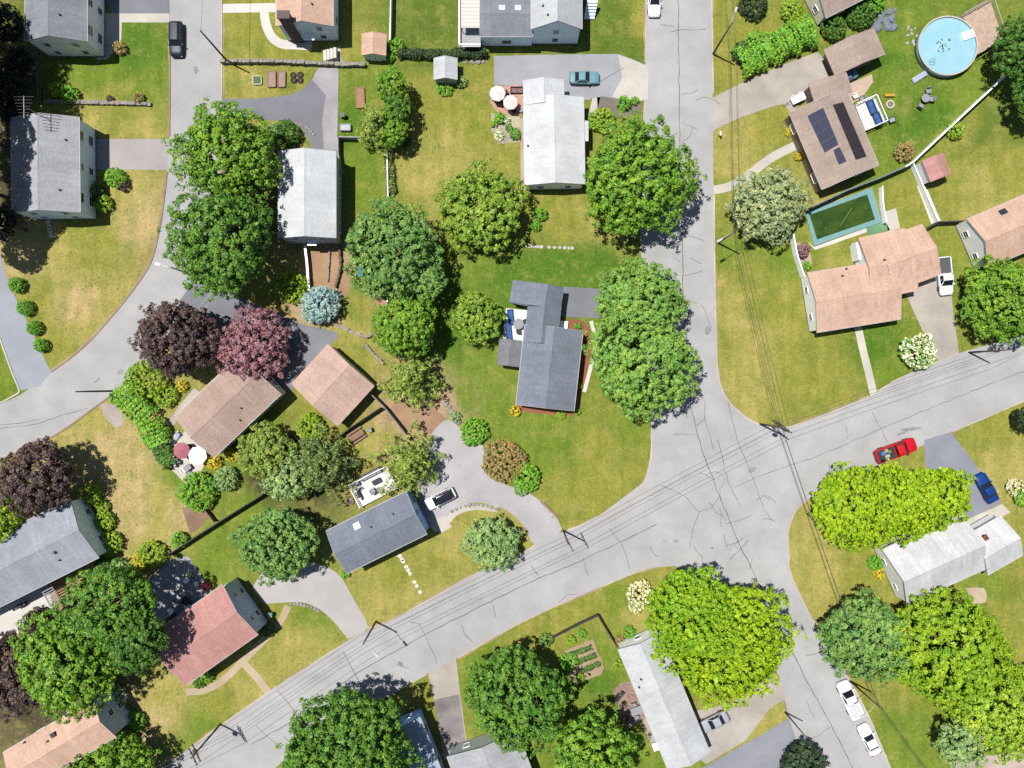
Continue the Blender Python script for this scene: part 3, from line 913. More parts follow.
sheet('driveway', smooth_px([(350, 638), (368, 627), (354, 600), (341, 577), (326, 566)], 3) + [(300, 560), (262, 572), (252, 588), (264, 604)]
      + smooth_px([(290, 602), (306, 603), (322, 611), (334, 622), (348, 639)], 3), paving('driveway_pale', (208, 204, 202), var=.10, stain=.14), .027)
sheet('driveway', smooth_px([(426, 440), (440, 424), (450, 420), (465, 432), (483, 446), (487, 475), (512, 487), (538, 499), (562, 529), (536, 545), (525, 528), (512, 514), (496, 506), (470, 503), (446, 520), (430, 528), (418, 492), (422, 455)], 3), paving('driveway_worn', (206, 202, 204), var=.12, stain=.16), .027)
path([(433, 530), (446, 522), (458, 511), (476, 507), (498, 509)], .9, CONC, .031)
sheet('path', [(432, 520), (445, 516), (452, 527), (440, 534)], CONC, .034)
def stones(px, n, r_, m=CONCW):
    mb = MB(); pl = G(smooth_px(px, 6)); rng = random.Random(int(px[0][0]))
    for i in range(n):
        q = pl[min(len(pl) - 1, int((i + .5) / n * len(pl)))]
        mb.prism([(q[0] + r_ * math.cos(a) * rng.uniform(.8, 1.15), q[1] + r_ * math.sin(a) * rng.uniform(.7, 1.0)) for a in [k * 1.047 for k in range(6)]], -.02, .03)
    return struct(mb.build('stepping_stone_path', m))
stones([(400, 556), (408, 570), (420, 592)], 9, .34); stones([(48, 222), (51, 236)], 5, .4); stones([(527, 246), (545, 247), (572, 248)], 12, .3, CONC)
sheet('driveway', [(563, 286.5), (601, 289), (600, 318), (562, 317)], ASPHD, .012)
sheet('garden_bed', smooth_px([(564, 320), (580, 320), (589, 329), (591.5, 345), (587, 372), (582, 395), (577, 414), (566, 414), (556, 410), (574, 402), (579, 350)], 3), MULCH, .014)
path([(591, 321), (594, 333), (595, 348), (591, 366), (584, 392)], .55, CONCW, .022)
sheet('garden_bed', [(512, 404), (576, 411), (573, 415.5), (540, 414), (516, 410)], MULCH, .012)
sheet('driveway', smooth_px([(197, 278), (226, 290), (250, 302), (280, 315), (305, 325), (333, 331), (338, 337), (330, 345), (305, 368), (280, 400), (240, 380), (215, 360), (190, 350), (170, 345), (180, 300)], 3), ASPHD, .030)
path([(186, 692), (205, 690), (222, 681), (238, 666), (262, 642), (280, 622), (288, 606)], 1.0, paving('path_tan', (212, 192, 164), var=.15, stain=.2), .018)
path([(240, 660), (254, 674), (268, 692)], 1.1, paving('path_tan', (212, 192, 164)), .022)
sheet('patio', [(143, 612), (150, 582), (166, 560), (188, 556), (214, 594), (206, 606), (168, 632), (156, 640)], STONE, .012)
sheet('patio', [(152, 602), (163, 590), (178, 612), (164, 628)], paving('patio_mat', (200, 200, 206)), .02)
sheet('patio', [(491, 88), (523, 84), (523, 114), (512, 117), (497, 112), (490, 102)], BRKP, .024)
sheet('garden_bed', [(491, 113), (500, 113), (520, 117), (521, 142), (498, 144), (492, 130)], paving('pebble_bed', (206, 196, 168), var=.3), .016)
path([(523.5, 118), (523.5, 150), (524, 190)], .9, paving('pebble_strip', (206, 186, 170), var=.3, fine=8), .016)
sheet('patio', smooth_px([(613, 690), (622, 683), (634, 684), (648, 714), (638, 722), (628, 728), (620, 712)], 3), BRKB, .014)
sheet('garden_bed', [(640, 722), (649, 716), (664, 742), (655, 752)], paving('pebble_bed2', (200, 190, 172), var=.3), .016)
sheet('patio', [(174, 441), (186, 430), (209, 456), (196, 482), (186, 484), (172, 470)], CONC, .016)
path([(170, 425), (182, 408), (197, 390)], 1.0, GRAV, .016)
sheet('patio', [(-20, 612), (22, 592), (30, 583), (46, 579), (54, 610), (30, 618), (18, 634), (-20, 652)], CONCW, .014)
sheet('garden_bed', smooth_px([(53, 596), (64, 586), (80, 576), (112, 562), (118, 568), (88, 584), (72, 605), (60, 612)], 2), DIRT, .010)
sheet('garden_bed', smooth_px([(303, 255), (334, 248), (346, 256), (350, 290), (338, 300), (318, 308), (306, 290)], 2), DIRT, .010)
sheet('garden_bed', smooth_px([(100, 404), (116, 405), (124, 420), (116, 428), (104, 416)], 2), paving('stone_dust', (206, 194, 184)), .010)
sheet('garden_bed', smooth_px([(182, 508), (206, 506), (204, 524), (190, 534)], 2), paving('earth_brown', (172, 140, 118), var=.25), .010)
sheet('garden_bed', [(564, 651), (593, 639), (604, 668), (602, 674), (576, 684), (570, 678), (572, 662)], paving('tilled_soil', (196, 170, 140), var=.28, stain=.25, fine=6), .012)
sheet('path', [(326, 50), (340, 46), (342, 66), (326, 66)], CONC, .014)
sheet('garden_bed', [(597, 97), (640, 98), (641, 112), (630, 116), (598, 118)], paving('bed_gravel', (150, 140, 130), var=.3), .014)
sheet('garden_bed', smooth_px([(790, 240), (806, 246), (812, 262), (806, 272), (798, 272)], 2), paving('bed_pebble_pale', (214, 196, 170), var=.25), .012)
sheet('path', [(917, 186), (926, 186), (942, 224), (932, 226)], CONCW, .014)
sheet('patio', [(884, 212), (896, 208), (900, 228), (888, 232)], CONC, .014)
sheet('garden_bed', smooth_px([(390, 408), (404, 400), (432, 408), (446, 420), (436, 434), (420, 430), (404, 428)], 2), DIRT, .010)
sheet('garden_bed', smooth_px([(372, 282), (386, 276), (389, 306), (376, 302)], 2), DIRT, .010)

# ---- sealed cracks in the asphalt
CRACK = paving('crack_sealer', (116, 116, 120), var=.3)
def crack(px, w=.11, z=.036):
    rng = random.Random(int(px[0][0] * 9 + px[0][1]))
    out = []
    for (a, b), (c, d) in zip(px[:-1], px[1:]):
        n = max(1, int(math.hypot(c - a, d - b) / 6))
        for i in range(n):
            out.append((a + (c - a) * i / n + rng.uniform(-.6, .6), b + (d - b) * i / n + rng.uniform(-.6, .6)))
    out.append(px[-1])
    return ribbon(MB(), G(out), [w * rng.uniform(.6, 1.25) for _ in out], z, z)
CR = [[(678, -10), (679, 80), (680, 170), (682, 240), (683, 290), (687, 350), (691, 406), (696, 431), (706, 461), (719.5, 496), (738, 541), (747, 559), (790, 648), (810, 687), (830, 723), (853, 768)],
      [(694, 401), (705, 399), (705, 419), (696, 426)], [(705, 419), (709, 432), (714, 450)], [(718, 440), (725, 470), (728, 482), (741, 508)], [(673, 434), (695, 434)],
      [(661, 485), (674, 490), (686, 497), (699, 512), (711, 508), (719, 497)], [(699, 512), (692, 530), (690, 548)], [(609, 528), (621, 543), (626, 556), (630, 569)],
      [(251, 744), (288, 724), (351, 677), (388, 655), (431, 631), (512, 591), (545, 576), (580, 561), (620, 542), (657, 524)],
      [(768, 473), (818, 456), (880, 429), (943, 403), (990, 384), (1030, 369)], [(872, 412), (878, 424), (882, 430), (887, 442)], [(846, 427), (848, 440)], [(828, 462), (830, 472)],
      [(343, 651), (352, 668), (362, 688)], [(278, 690), (288, 703), (300, 719)], [(411, 622), (420, 624), (426, 636), (437, 663)], [(583, 558), (588, 576)], [(531, 565), (538, 575)],
      [(256, 725), (268, 737), (284, 750)], [(670, 32), (685, 30), (706, 29)], [(681, 94), (690, 93), (698, 90)], [(681, 122), (697, 129)], [(682, 142), (690, 138), (693, 128)], [(684, 276), (702, 271)],
      [(673, 258), (680, 262)], [(688, 300), (697, 304)], [(600, 82), (612, 74), (624, 68)], [(0, 429), (37, 424), (60, 416), (88, 408)], [(728, 401), (737, 439), (752, 476), (764, 509), (772, 520)],
      [(734, 546), (741, 549), (748, 540)], [(741, 549), (733, 555), (730, 560)], [(757, 500), (764, 495), (770, 500)], [(768, 495), (776, 503)], [(806, 656), (820, 652)], [(807, 700), (811, 712), (815, 718)],
      [(803, 743), (818, 735), (830, 727)], [(95, 383), (100, 378)], [(724, 534), (727, 548)], [(705, 475), (715, 472), (722, 474)], [(735, 487), (745, 482), (770, 472)]]
rc = random.Random(21)
for k in range(34):
    t = rc.random()
    if k < 14: x, y, an = 650 + 58 * rc.random(), rc.uniform(10, 400), rc.choice((0, 0, 90))
    elif k < 26: t = rc.uniform(.02, .98); x = 270 + 480 * t; y = 735 - 238 * t + rc.uniform(-22, 22); an = rc.choice((-26, 64, 64))
    else: x, y, an = rc.uniform(680, 770), rc.uniform(440, 560), rc.uniform(0, 180)
    pts_ = [(x, y)]
    for s_ in range(rc.randint(2, 4)):
        an += rc.uniform(-30, 30); x += 6.5 * math.cos(R(an)); y += 6.5 * math.sin(R(an)); pts_.append((x, y))
    CR.append(pts_)
mbc = MB()
for c in CR:
    b = crack(c, .10 if len(c) > 8 else .065); mbc.add(b.v, b.f)
struct(mbc.build('road_crack', CRACK))
mbc = MB()
for c in ([(197, 310), (206, 299), (214, 291)], [(200, 314), (209, 303), (218, 294)], [(0, 425), (20, 423), (40, 419)]):
    b = crack(c, .16); mbc.add(b.v, b.f)
for (x, y, rr) in ((676, 541, .5), (664, 541, .22), (712, 548, .3)):
    c = P(x, y); mbc.prism([(c.x + rr * math.cos(k), c.y + rr * .6 * math.sin(k)) for k in range(6)], .036, .036)
struct(mbc.build('road_patch', paving('road_repair', (176, 176, 182), var=.1)))

# ---- worn, sandy verges where the lawns meet the streets
VERGE = paving('verge_sand', (192, 174, 122), var=.3, stain=.3, fine=5)
def verge(px, side, seed=0):
    rng = random.Random(seed); pl = G(smooth_px(px, 8))
    pts = []
    for (ax, ay), (bx, by) in zip(pl[:-1], pl[1:]):
        n = max(1, int(math.hypot(bx - ax, by - ay) / .45))
        pts += [(ax + (bx - ax) * i / n, ay + (by - ay) * i / n) for i in range(n)]
    pts.append(pl[-1]); ws = []; w = .3
    for _ in pts:
        w = min(.42, max(.06, w + rng.uniform(-.14, .14))); ws.append(2 * w)
    struct(ribbon(MB(), pts, ws, .009, .009).build('verge', VERGE))
for i, v in enumerate(([(51, 372), (78, 352), (100, 330), (130, 294), (150, 264), (159, 232), (164, 200), (167, 172)], [(118, 390), (102, 402), (52, 437), (0, 460)], [(869, 397), (800, 424), (778, 427.5), (758, 424), (740, 413), (725, 396), (718, 375), (716, 340), (714, 250), (714, 195)],
          [(652, 420), (651, 455), (645, 480), (632, 500), (608, 515), (568, 530)], [(788, 532), (788, 560), (795, 585), (817, 628), (842, 668), (868, 715), (889, 765)], [(457, 658), (512, 627), (560, 604), (624, 577), (672, 565)], [(513, 558), (471, 576), (396, 618), (368, 628)],
          [(348, 641), (267, 693), (190, 748)], [(951, 432), (1024, 401)], [(169.5, 136), (170, 60), (169, 23)], [(222, 10), (222, 97)], [(646, 0), (645.5, 63)], [(711.5, 0), (713, 94)])):
    verge(v, 1, i)
mbc = MB()
for (x, y, w_, l_, an) in ((612, 548, 1.4, 3.2, 26), (470, 606, 1.2, 4.5, 26), (688, 210, 1.3, 5, -89), (845, 436, 1.1, 3.8, 24), (195, 110, 1.2, 4, 90), (772, 590, 1.2, 3.4, -60)):
    q = P(x, y); ca, sa = math.cos(R(an)), math.sin(R(an))
    mbc.prism([(q.x + u * ca - v_ * sa, q.y + u * sa + v_ * ca) for u, v_ in ((-l_ / 2, -w_ / 2), (l_ / 2, -w_ / 2), (l_ / 2, w_ / 2), (-l_ / 2, w_ / 2))], .033, .033)
struct(mbc.build('road_patch', paving('road_cut', (194, 194, 197), var=.12, stain=.1)))

mbc = MB(); rg = random.Random(8)
for (x, y, ax, ay, an) in ((911, 429, 1.7, .3, 6), (902, 433, 1.0, .22, 20), (400, 664, .5, .4, 0), (708, 330, .5, .7, 0), (752, 470, .7, .4, 40), (196, 70, .35, .6, 0), (120, 372, .6, .35, 40)):
    q = P(x, y); ca, sa = math.cos(R(an)), math.sin(R(an)); pl = []
    for k in range(14):
        t = k * 6.2832 / 14; r_ = rg.uniform(.7, 1.15); u, v_ = ax * r_ * math.cos(t), ay * r_ * math.sin(t); pl.append((q.x + u * ca - v_ * sa, q.y + u * sa + v_ * ca))
    mbc.prism(pl, .034, .034)
struct(mbc.build('road_stain', paving('oil_stain', (172, 172, 174), var=.25, stain=.2)))
# ------------------------------------------------------------------ houses (eave corners as seen in the photograph)
RG = shingle('roof_grey', (196, 198, 204)); RG2 = shingle('roof_grey_dark', (160, 165, 174)); RS = shingle('roof_slate', (146, 154, 168))
RT = shingle('roof_tan', (242, 202, 178)); RT2 = shingle('roof_pinkish_brown', (226, 192, 176)); RB = shingle('roof_brown', (208, 180, 166))
RW = shingle('roof_white', (240, 243, 246), .05, .06); RR = shingle('roof_red', (222, 166, 158)); RTAUPE = shingle('roof_taupe', (198, 178, 164)); RGW = shingle('roof_pale_grey', (228, 231, 234), .06, .08)
RGM = shingle('roof_mottled_white', (246, 246, 248), .06, .12)
SW_ = siding('siding_white', (235, 235, 235)); SB = siding('siding_light_blue', (206, 222, 240)); SG = siding('siding_grey_green', (150, 160, 158)); SD = siding('siding_dark_brown', (96, 80, 72))
SBLUE = siding('siding_blue', (130, 175, 228)); STEAL = siding('siding_slate_blue', (160, 178, 200)); SCREAM = siding('siding_cream', (222, 214, 196))

r, g = house('house', 'two-storey grey-roofed house in the upper left corner beside the parked navy car', (87, -45), (87, 41), (25, 0), 5.5, 1.9, RG2, SW_, storeys=2, door=-1)
vent(g, 60, 15)
r, g = house('house', 'grey-shingled two-storey house with a rooftop television antenna', (79, 117), (80, 212), (11, 165), 5.1, 1.8, RG, SB, storeys=2, door=-1)
H2 = g
vent(g, 66, 140); vent(g, 60, 190)
# its antenna
l = roof_pt(g, 40, 121); at = MB()
l.x = g.L / 2 * (1 if l.x > 0 else -1) * .96
at.tube([(l.x, l.y, l.z - .2), (l.x, l.y, l.z + 3.6)], .05, 6)
at.build('antenna_mast', RIM, r, loc=g.cen - r.location, rz=g.ang)
ab = MB(); ab.tube([(l.x - 1.3, l.y, l.z + 3.55), (l.x + 1.6, l.y, l.z + 3.55)], .045, 6)
for k, ln in enumerate((2.6, 2.2, 2.3, 1.8, 1.7, 1.4, 1.2)):
    ab.tube([(l.x - 1.2 + k * .42, l.y - ln / 2, l.z + 3.6), (l.x - 1.2 + k * .42, l.y + ln / 2, l.z + 3.6)], .04, 5)
ab.build('antenna', RIM, r, loc=g.cen - r.location, rz=g.ang)

r, g = house('house', 'tan-roofed house with a tall brick chimney on its gable at the top edge', (333, -42), (333, 26), (276, 0), 5.1, 1.7, RT, SB, storeys=2)
cb = MB(); q = P(299, 40); cb.box((q.x, q.y, 3.9), (1.5, .9, 7.8)); cb.box((q.x, q.y, 7.9), (1.7, 1.1, .2))
for v in range(len(cb.v)): cb.v[v] = tuple(Vector(cb.v[v]) - r.location)
cb.build('chimney', plain('chimney_dark_brick', (124, 108, 106), .95, var=.3, scale=8), r)
aw = MB(); q = P(309, 36, 2.5) - r.location; aw.box((q.x, q.y, 2.5), (1.5, 1.2, .08)); aw.build('door_canopy', WHITE, r)
vent(g, 312, 4)

r, g = house('house', 'white-roofed house', (336, 151), (336, 238), (278, 195), 5.2, 1.5, RW, SG, storeys=2, trim=plain('trim_grey', (150, 156, 156), .6))
r['label'] = 'white-roofed two-storey house whose left roof edge touches the big tree'
b = MB()
for x, y in ((292, 237), (312, 242)):
    q = P(x, y, 3.2) - r.location; b.box((q.x, q.y, 3.2), (1.3, 1.0, .1))
b.build('door_canopy', WHITE, r)

# long pale blue house with a cross gable and a sun deck
r, g = house('house', 'pale blue house with white gable roof and sun deck at the top edge', (582, -48), (582, 29), (531, 0), 5.2, 2.6, RGW, SB, storeys=2, oh=.25)
vent(g, 543, 6); vent(g, 548, 15)
w2 = wing(r, (480, 36.5), (533, 36.5), (480, -2), 4.0, 1.1, RG2, SB, win=True, oh=.3)
skylight(w2, 502, 8, .8, .8); skylight(w2, 518, 8, .8, .8)
dk = MB(); cc = P(470, 18, 2.2) - r.location
dk.box((cc.x, cc.y - .0, 2.15), (3.0, 8.2, .14))
for x in (-1.4, 0, 1.4):
    for y in (-3.8, 0, 3.8): dk.box((cc.x + x, cc.y + y, 1.05), (.14, .14, 2.1))
dk.build('deck', plain('deck_grey', (190, 190, 192), .8), r)
rl = MB()
for (x, y, a, b_) in ((-1.5, 0, .07, 8.2), (0, -4.1, 3.0, .07)):
    rl.box((cc.x + x, cc.y + y, 3.15), (a + .05, b_ + .05, .08)); rl.box((cc.x + x, cc.y + y, 2.4), (a, b_, .06))
    n = 34 if b_ > 1 else 12
    for i in range(n):
        t = (i + .5) / n - .5
        rl.box((cc.x + x + (t * a if a > 1 else 0), cc.y + y + (t * b_ if b_ > 1 else 0), 2.75), (.04, .04, .8))
rl.build('deck_railing', WHITE, r)
aw = MB(); aw.box((cc.x + .15, cc.y + .9, 4.0), (2.6, 6.2, .08))
for i in range(12): aw.box((cc.x + .15, cc.y + .9 - 2.9 + i * .53, 4.06), (2.6, .07, .05))
for x in (-1, 1.3):
    for y in (-2.1, 3.9): aw.box((cc.x + x, cc.y + y, 3.1), (.1, .1, 1.8))
aw.build('awning', plain('awning_cream', (244, 236, 226), .8, var=.05), r)
st = MB()
for i in range(6):
    q = P(586 + i * .6, 17 - i * 3.2, .3 + i * .32) - r.location; st.box((q.x + .5, q.y, .15 + i * .32), (1.5, .42, .3))
st.build('entry_steps', SB, r)

r, g = house('house', 'long white-roofed house between the cream umbrellas and the big maple', (583.5, 97), (585, 184), (524, 140), 3.3, 1.3, RW, SW_, door=-1)
wing(r, (563.5, 79.5), (564, 104), (523.5, 90), 3.35, 1.0, RW, SW_, win=False)
wing(r, (588, 121), (588, 141), (560, 131), 3.0, .35, RW, SW_, win=False, oh=.2)
vent(g, 528, 146)

# upper right
r, g = house('house', 'tan-roofed house cut by the top edge behind the hedge', (826, 18), (890, -14), (800, -32), 3.2, 1.5, RTAUPE, SCREAM)
r, g = house('garage', 'detached carport garage with a taupe roof and a blue car under it', (885, 54.5), (873.5, 28), (836, 77), 2.9, .9, RTAUPE, SD, cat='garage', win=False, oh=.9, og=.25)
r, g = house('house', 'taupe-roofed house carrying two arrays of dark solar panels', (822, 189.5), (789.5, 113), (878, 163), 3.2, 1.1, RTAUPE, SD, door=1)
wing(r, (815, 103), (809, 84), (851, 88), 3.1, .5, RTAUPE, SD, win=False)
def solar(g, quads, m, nx, ny):
    """panels laid on the roof plane; quad corners in pixels"""
    ls = [roof_pt(g, *q) for q in quads]
    for i in range(nx):
        for j in range(ny):
            def pt(u, v):
                a = ls[0].lerp(ls[1], u); b = ls[3].lerp(ls[2], u); p = a.lerp(b, v)
                return p
            e = .02
            c = [pt((i + e) / nx, (j + e) / ny), pt((i + 1 - e) / nx, (j + e) / ny), pt((i + 1 - e) / nx, (j + 1 - e) / ny), pt((i + e) / nx, (j + 1 - e) / ny)]
            mb = MB(); up = Vector((0, 0, .10)); dn = Vector((0, 0, .05))
            mb.add([p + up for p in c] + [p + dn for p in c], [(0, 1, 2, 3), (4, 7, 6, 5), (0, 4, 5, 1), (1, 5, 6, 2), (2, 6, 7, 3), (3, 7, 4, 0)])
            mb.build('solar_panel', m, g.roof)
def panelmat(name, rgb):
    m, nt, b = newmat(name)
    tc = nd(nt, 'ShaderNodeTexCoord'); br = nd(nt, 'ShaderNodeTexBrick')
    br.offset = 0; br.inputs['Scale'].default_value = 1; br.inputs['Brick Width'].default_value = .32; br.inputs['Row Height'].default_value = .32; br.inputs['Mortar Size'].default_value = .012
    c = alb(rgb); br.inputs['Color1'].default_value = (*c, 1); br.inputs['Color2'].default_value = (*[x * 1.15 for x in c], 1); br.inputs['Mortar'].default_value = (*[x * 1.6 for x in c], 1)
    nt.links.new(tc.outputs['Object'], br.inputs['Vector']); nt.links.new(br.outputs[0], b.inputs['Base Color']); b.inputs['Roughness'].default_value = .55; b.inputs['Specular IOR Level'].default_value = .1
    return m
PV1 = panelmat('solar_cells_blue', (54, 60, 86)); PV2 = panelmat('solar_cells_dark', (58, 55, 62))
solar(g, [(807, 116), (823, 107.5), (838.5, 144.5), (824.5, 153)], PV1, 2, 4)
solar(g, [(833, 150), (839.5, 147), (846.5, 161.5), (838.5, 165)], PV1, 1, 2)
solar(g, [(832.5, 105), (843, 102), (866.5, 156.5), (855.5, 160)], PV2, 1, 6)

r, g = house('house', 'L-shaped tan-roofed house below the green swimming pool', (817, 332.5), (901, 319), (807, 273), 3.2, 1.5, RT, SW_, door=-1)
vent(g, 842, 276); vent(g, 846, 269)
w2 = wing(r, (893, 292), (941, 274), (917, 226), 3.15, 1.35, RT, SW_, win=False)
w3 = wing(r, (872, 300), (918, 290), (860, 238), 3.1, 1.3, RT, SW_, win=False)
vent(w3, 884, 260)
b = MB(); q = P(858, 252, 1.2) - r.location; b.box((q.x, q.y, 1.1), (1.0, 2.4, 2.2), R(9)); b.build('bulkhead', WHITE, r)

r, g = house('house', 'tan-roofed white house at the right edge with a skylight', (967, 219), (1062, 178.5), (988, 268), 3.4, 1.9, RT, SW_)
skylight(g, 1003, 212, 1.0, .8, DARKM)

r, g = house('house', 'white and mottled grey roofed house behind the yellow-green trees', (907, 604.5), (986, 569), (883, 549), 3.4, 2.7, RGM, SW_, door=1)
w2 = wing(r, (988, 575), (1023, 555), (974, 531), 3.1, 1.9, RGM, SW_, win=False)
chimney(w2, 984, 537, (.45, .6), .45)

r, g = house('house', 'pale grey-roofed house between the vegetable garden and the lime green maple', (618, 649.5), (668, 770), (660.5, 633), 3.2, 1.3, RGW, SW_, door=-1)
vent(g, 641, 679); vent(g, 639, 687)
b = MB(); q = P(659, 741, 1.5) - r.location; b.box((q.x, q.y, 2.8), (2.3, 1.1, .12), R(18)); b.box((q.x, q.y, 1.4), (2.0, .9, 2.7), R(18)); b.build('side_porch', WHITE, r)

r, g = house('house', 'grey-roofed house cut by the bottom edge beside the gravel drive', (447, 757), (470, 820), (520, 738), 3.3, 1.2, RG, SG, win=True)
r, g = house('house', 'pale blue house mostly under the big tree at the bottom edge', (420, 717), (446, 782), (370, 736), 3.8, 1.2, shingle('roof_pale_blue', (196, 214, 232), .1), SBLUE)

# centre
RO = .36
r, g = house('house', 'slate-roofed house in the centre with a white deck notched into its left side', (583, 331), (574, 411), (516, 404), 3.1, 1.5, RS, SW_, door=-1)
w2 = wing(r, (563.5, 288), (560, 310), (513, 282), 3.12, 1.35, RS, SW_, win=False, ro=RO)
w3 = wing(r, (561.5, 300), (557, 345), (529, 297), 3.14, 1.36, RS, SW_, win=False)
w4 = wing(r, (522, 341), (519, 367), (500, 339), 2.9, .5, shingle('roof_plum_grey', (150, 148, 156)), SW_, win=False)
q = P(517, 326, .5) - r.location
MB().box((q.x, q.y, .42), (3.7, 4.8, .16), R(-6)).build('deck', plain('deck_white', (240, 240, 240), .7, var=.05), r)
b = MB(); q = P(564, 326, 1.0) - r.location
b.box((q.x, q.y, .25), (1.1, 1.5, .5), R(-6)); b.box((q.x + .9, q.y - 1.3, .12), (1.4, .9, .24), R(-12)); b.build('front_steps', WHITE, r)

# left side
r, g = house('house', 'brown-roofed house beside the white and pink patio umbrellas', (214, 457.5), (281, 394), (172, 419), 4.0, 1.5, RB, SCREAM, storeys=1, door=1)
vent(g, 241, 408); vent(g, 240, 420)
r, g = house('garage', 'detached garage with a plain light brown gable roof', (374, 386), (337.5, 426), (328, 344), 3.0, 1.2, RT2, SCREAM, cat='garage', win=False)
r, g = house('house', 'blue-sided grey-roofed house with a furnished white deck behind it', (347, 573.5), (427, 534), (403, 493), 5.0, 1.4, RS, SBLUE, og=.05, storeys=2, door=-1)
vent(g, 371, 527); skylight(g, 357, 526, .9, .9); vent(g, 393, 514)
q = P(374, 486.5, .6) - r.location
d = MB(); d.box((q.x, q.y, .5), (6.0, 3.6, .2), R(27)); d.build('deck', plain('deck_white', (240, 240, 240), .7, var=.05), r)
rl = MB()
Mx = Matrix.Translation((q.x, q.y, 0)) @ Matrix.Rotation(R(27), 4, 'Z')
for (x0, y0, x1, y1) in ((-3, 1.8, 3, 1.8), (-3, -1.8, -3, 1.8), (3, -1.8, 3, 1.8)):
    a, b_ = Mx @ Vector((x0, y0, 1.5)), Mx @ Vector((x1, y1, 1.5))
    rl.tube([a, b_], .06, 6)
    n = int((b_ - a).length / .3)
    for i in range(n + 1):
        p = a.lerp(b_, i / n); rl.box((p.x, p.y, 1.05), (.05, .05, .9))
rl.build('deck_railing', WHITE, r)
r, g = house('house', 'light blue-gabled grey-roofed house lined by round shrubs', (99, 557.5), (-16, 615), (72, 498), 4.4, 1.5, shingle('roof_blue_grey', (182, 188, 200)), SB, storeys=1, door=1)
vent(g, 55, 552, .16, .35); vent(g, 60, 560)
w2 = wing(r, (-2, 606), (-60, 634), (-34, 560), 4.3, 1.2, shingle('roof_blue_grey', (182, 188, 200)), SB, win=False)
r, g = house('house', 'dull red-roofed house half shaded by the dark tree', (186, 685.5), (258, 634.5), (226, 582), 5.6, 1.4, RR, STEAL, storeys=2, door=-1)
r, g = house('house', 'tan-roofed house in the lower left corner with a dark blue gable', (116, 737), (26, 791), (87, 702), 6.0, 1.3, RT, STEAL, storeys=2)
chimney(g, 54, 734, (.5, .5), .3, DARKM); vent(g, 25, 742); vent(g, 48, 741)

# sheds
def shed(label, p0, p1, p2, h, rise, rm, wm, doorside=True):
    root, g = house('shed', label, p0, p1, p2, h, rise, rm, wm, cat='shed', win=False, oh=.15, og=.12)
    b = MB(); e = g.L / 2 - .12 + .03
    for s_ in (-.42, .42): b.box((0, s_, .95), (.06, .8, 1.7))
    q = g.cen - root.location + Matrix.Rotation(g.ang, 4, 'Z') @ Vector((e, 0, 0))
    o = b.build('door', wm, root); o.location = q; o.rotation_euler = (0, 0, g.ang)
    MB().box((.05, .06, 1.0), (.05, .05, .2)).build('handle', DARKM, o)
    return root
shed('small tan-roofed shed by the top fence corner', (386, 34), (385.5, 55.5), (362, 44), 2.3, .7, RT, SB)
shed('small white-roofed shed near the wide dark hedge', (457, 58), (457, 79.5), (434, 68), 2.3, .8, RGW, SG)
shed('little red-roofed shed below the long white fence', (951, 174), (943, 153), (930, 180), 2.6, .8, RR, SW_)
# ------------------------------------------------------------------ trees and shrubs
L_MAPLE = leafmat('leaf_maple', (60, 104, 24), (126, 164, 46)); L_MID = leafmat('leaf_mid_green', (48, 90, 26), (104, 146, 46)); L_DEEP = leafmat('leaf_deep_green', (40, 78, 24), (88, 130, 44))
L_LIME = leafmat('leaf_lime', (112, 152, 10), (164, 194, 18), k=1.2); L_LIME2 = leafmat('leaf_lime_mid', (98, 142, 18), (152, 180, 38), k=1.15); L_BLUEG = leafmat('leaf_blue_green', (62, 102, 44), (126, 162, 82))
L_SOFT = leafmat('leaf_soft_green', (76, 120, 46), (134, 170, 76))
L_SAGE = leafmat('leaf_sage', (98, 118, 76), (166, 176, 130)); L_SILV = leafmat('leaf_silver_green', (86, 122, 66), (156, 180, 116)); L_OLIVE = leafmat('needle_olive', (82, 110, 36), (150, 166, 76)); L_PINE = leafmat('needle_dark', (60, 88, 44), (124, 140, 76))
L_PURP = leafmat('leaf_dark_purple', (52, 38, 40), (104, 84, 80)); L_PLUM = leafmat('leaf_plum', (98, 58, 68), (164, 122, 132)); L_SPR = leafmat('needle_blue', (104, 142, 144), (182, 204, 204)); L_GREENY = leafmat('leaf_fresh_green', (98, 146, 16), (148, 184, 30), k=1.2)
L_SHADE_PAINT = leafmat('needle_painted_shade', (10, 16, 12), (26, 36, 24))  # near-black needles: the corner's deep shade is painted into the leaf colour
L_YG = leafmat('leaf_yellow_green', (92, 134, 24), (156, 180, 54))
L_FRESH = leafmat('leaf_fresh', (74, 116, 28), (142, 166, 62))
L_BUSH = leafmat('leaf_bush', (78, 132, 34), (130, 180, 56)); L_BROWN = leafmat('leaf_bronze', (118, 104, 56), (172, 150, 100)); L_BLACKG = leafmat('leaf_black_green', (30, 50, 30), (62, 86, 50)); L_GOLD = leafmat('leaf_gold', (150, 140, 30), (208, 186, 40))  # L_BLACKG is the very dark green of the foliage itself
L_WHITEF = leafmat('blossom_white', (110, 150, 60), (250, 244, 214), sharp=True); L_PINKF = leafmat('blossom_pale_pink', (120, 150, 60), (244, 216, 190), sharp=True); L_TOP = leafmat('leaf_topiary', (70, 130, 30), (112, 164, 44)); L_RED = leafmat('leaf_red', (150, 30, 50), (200, 70, 90))

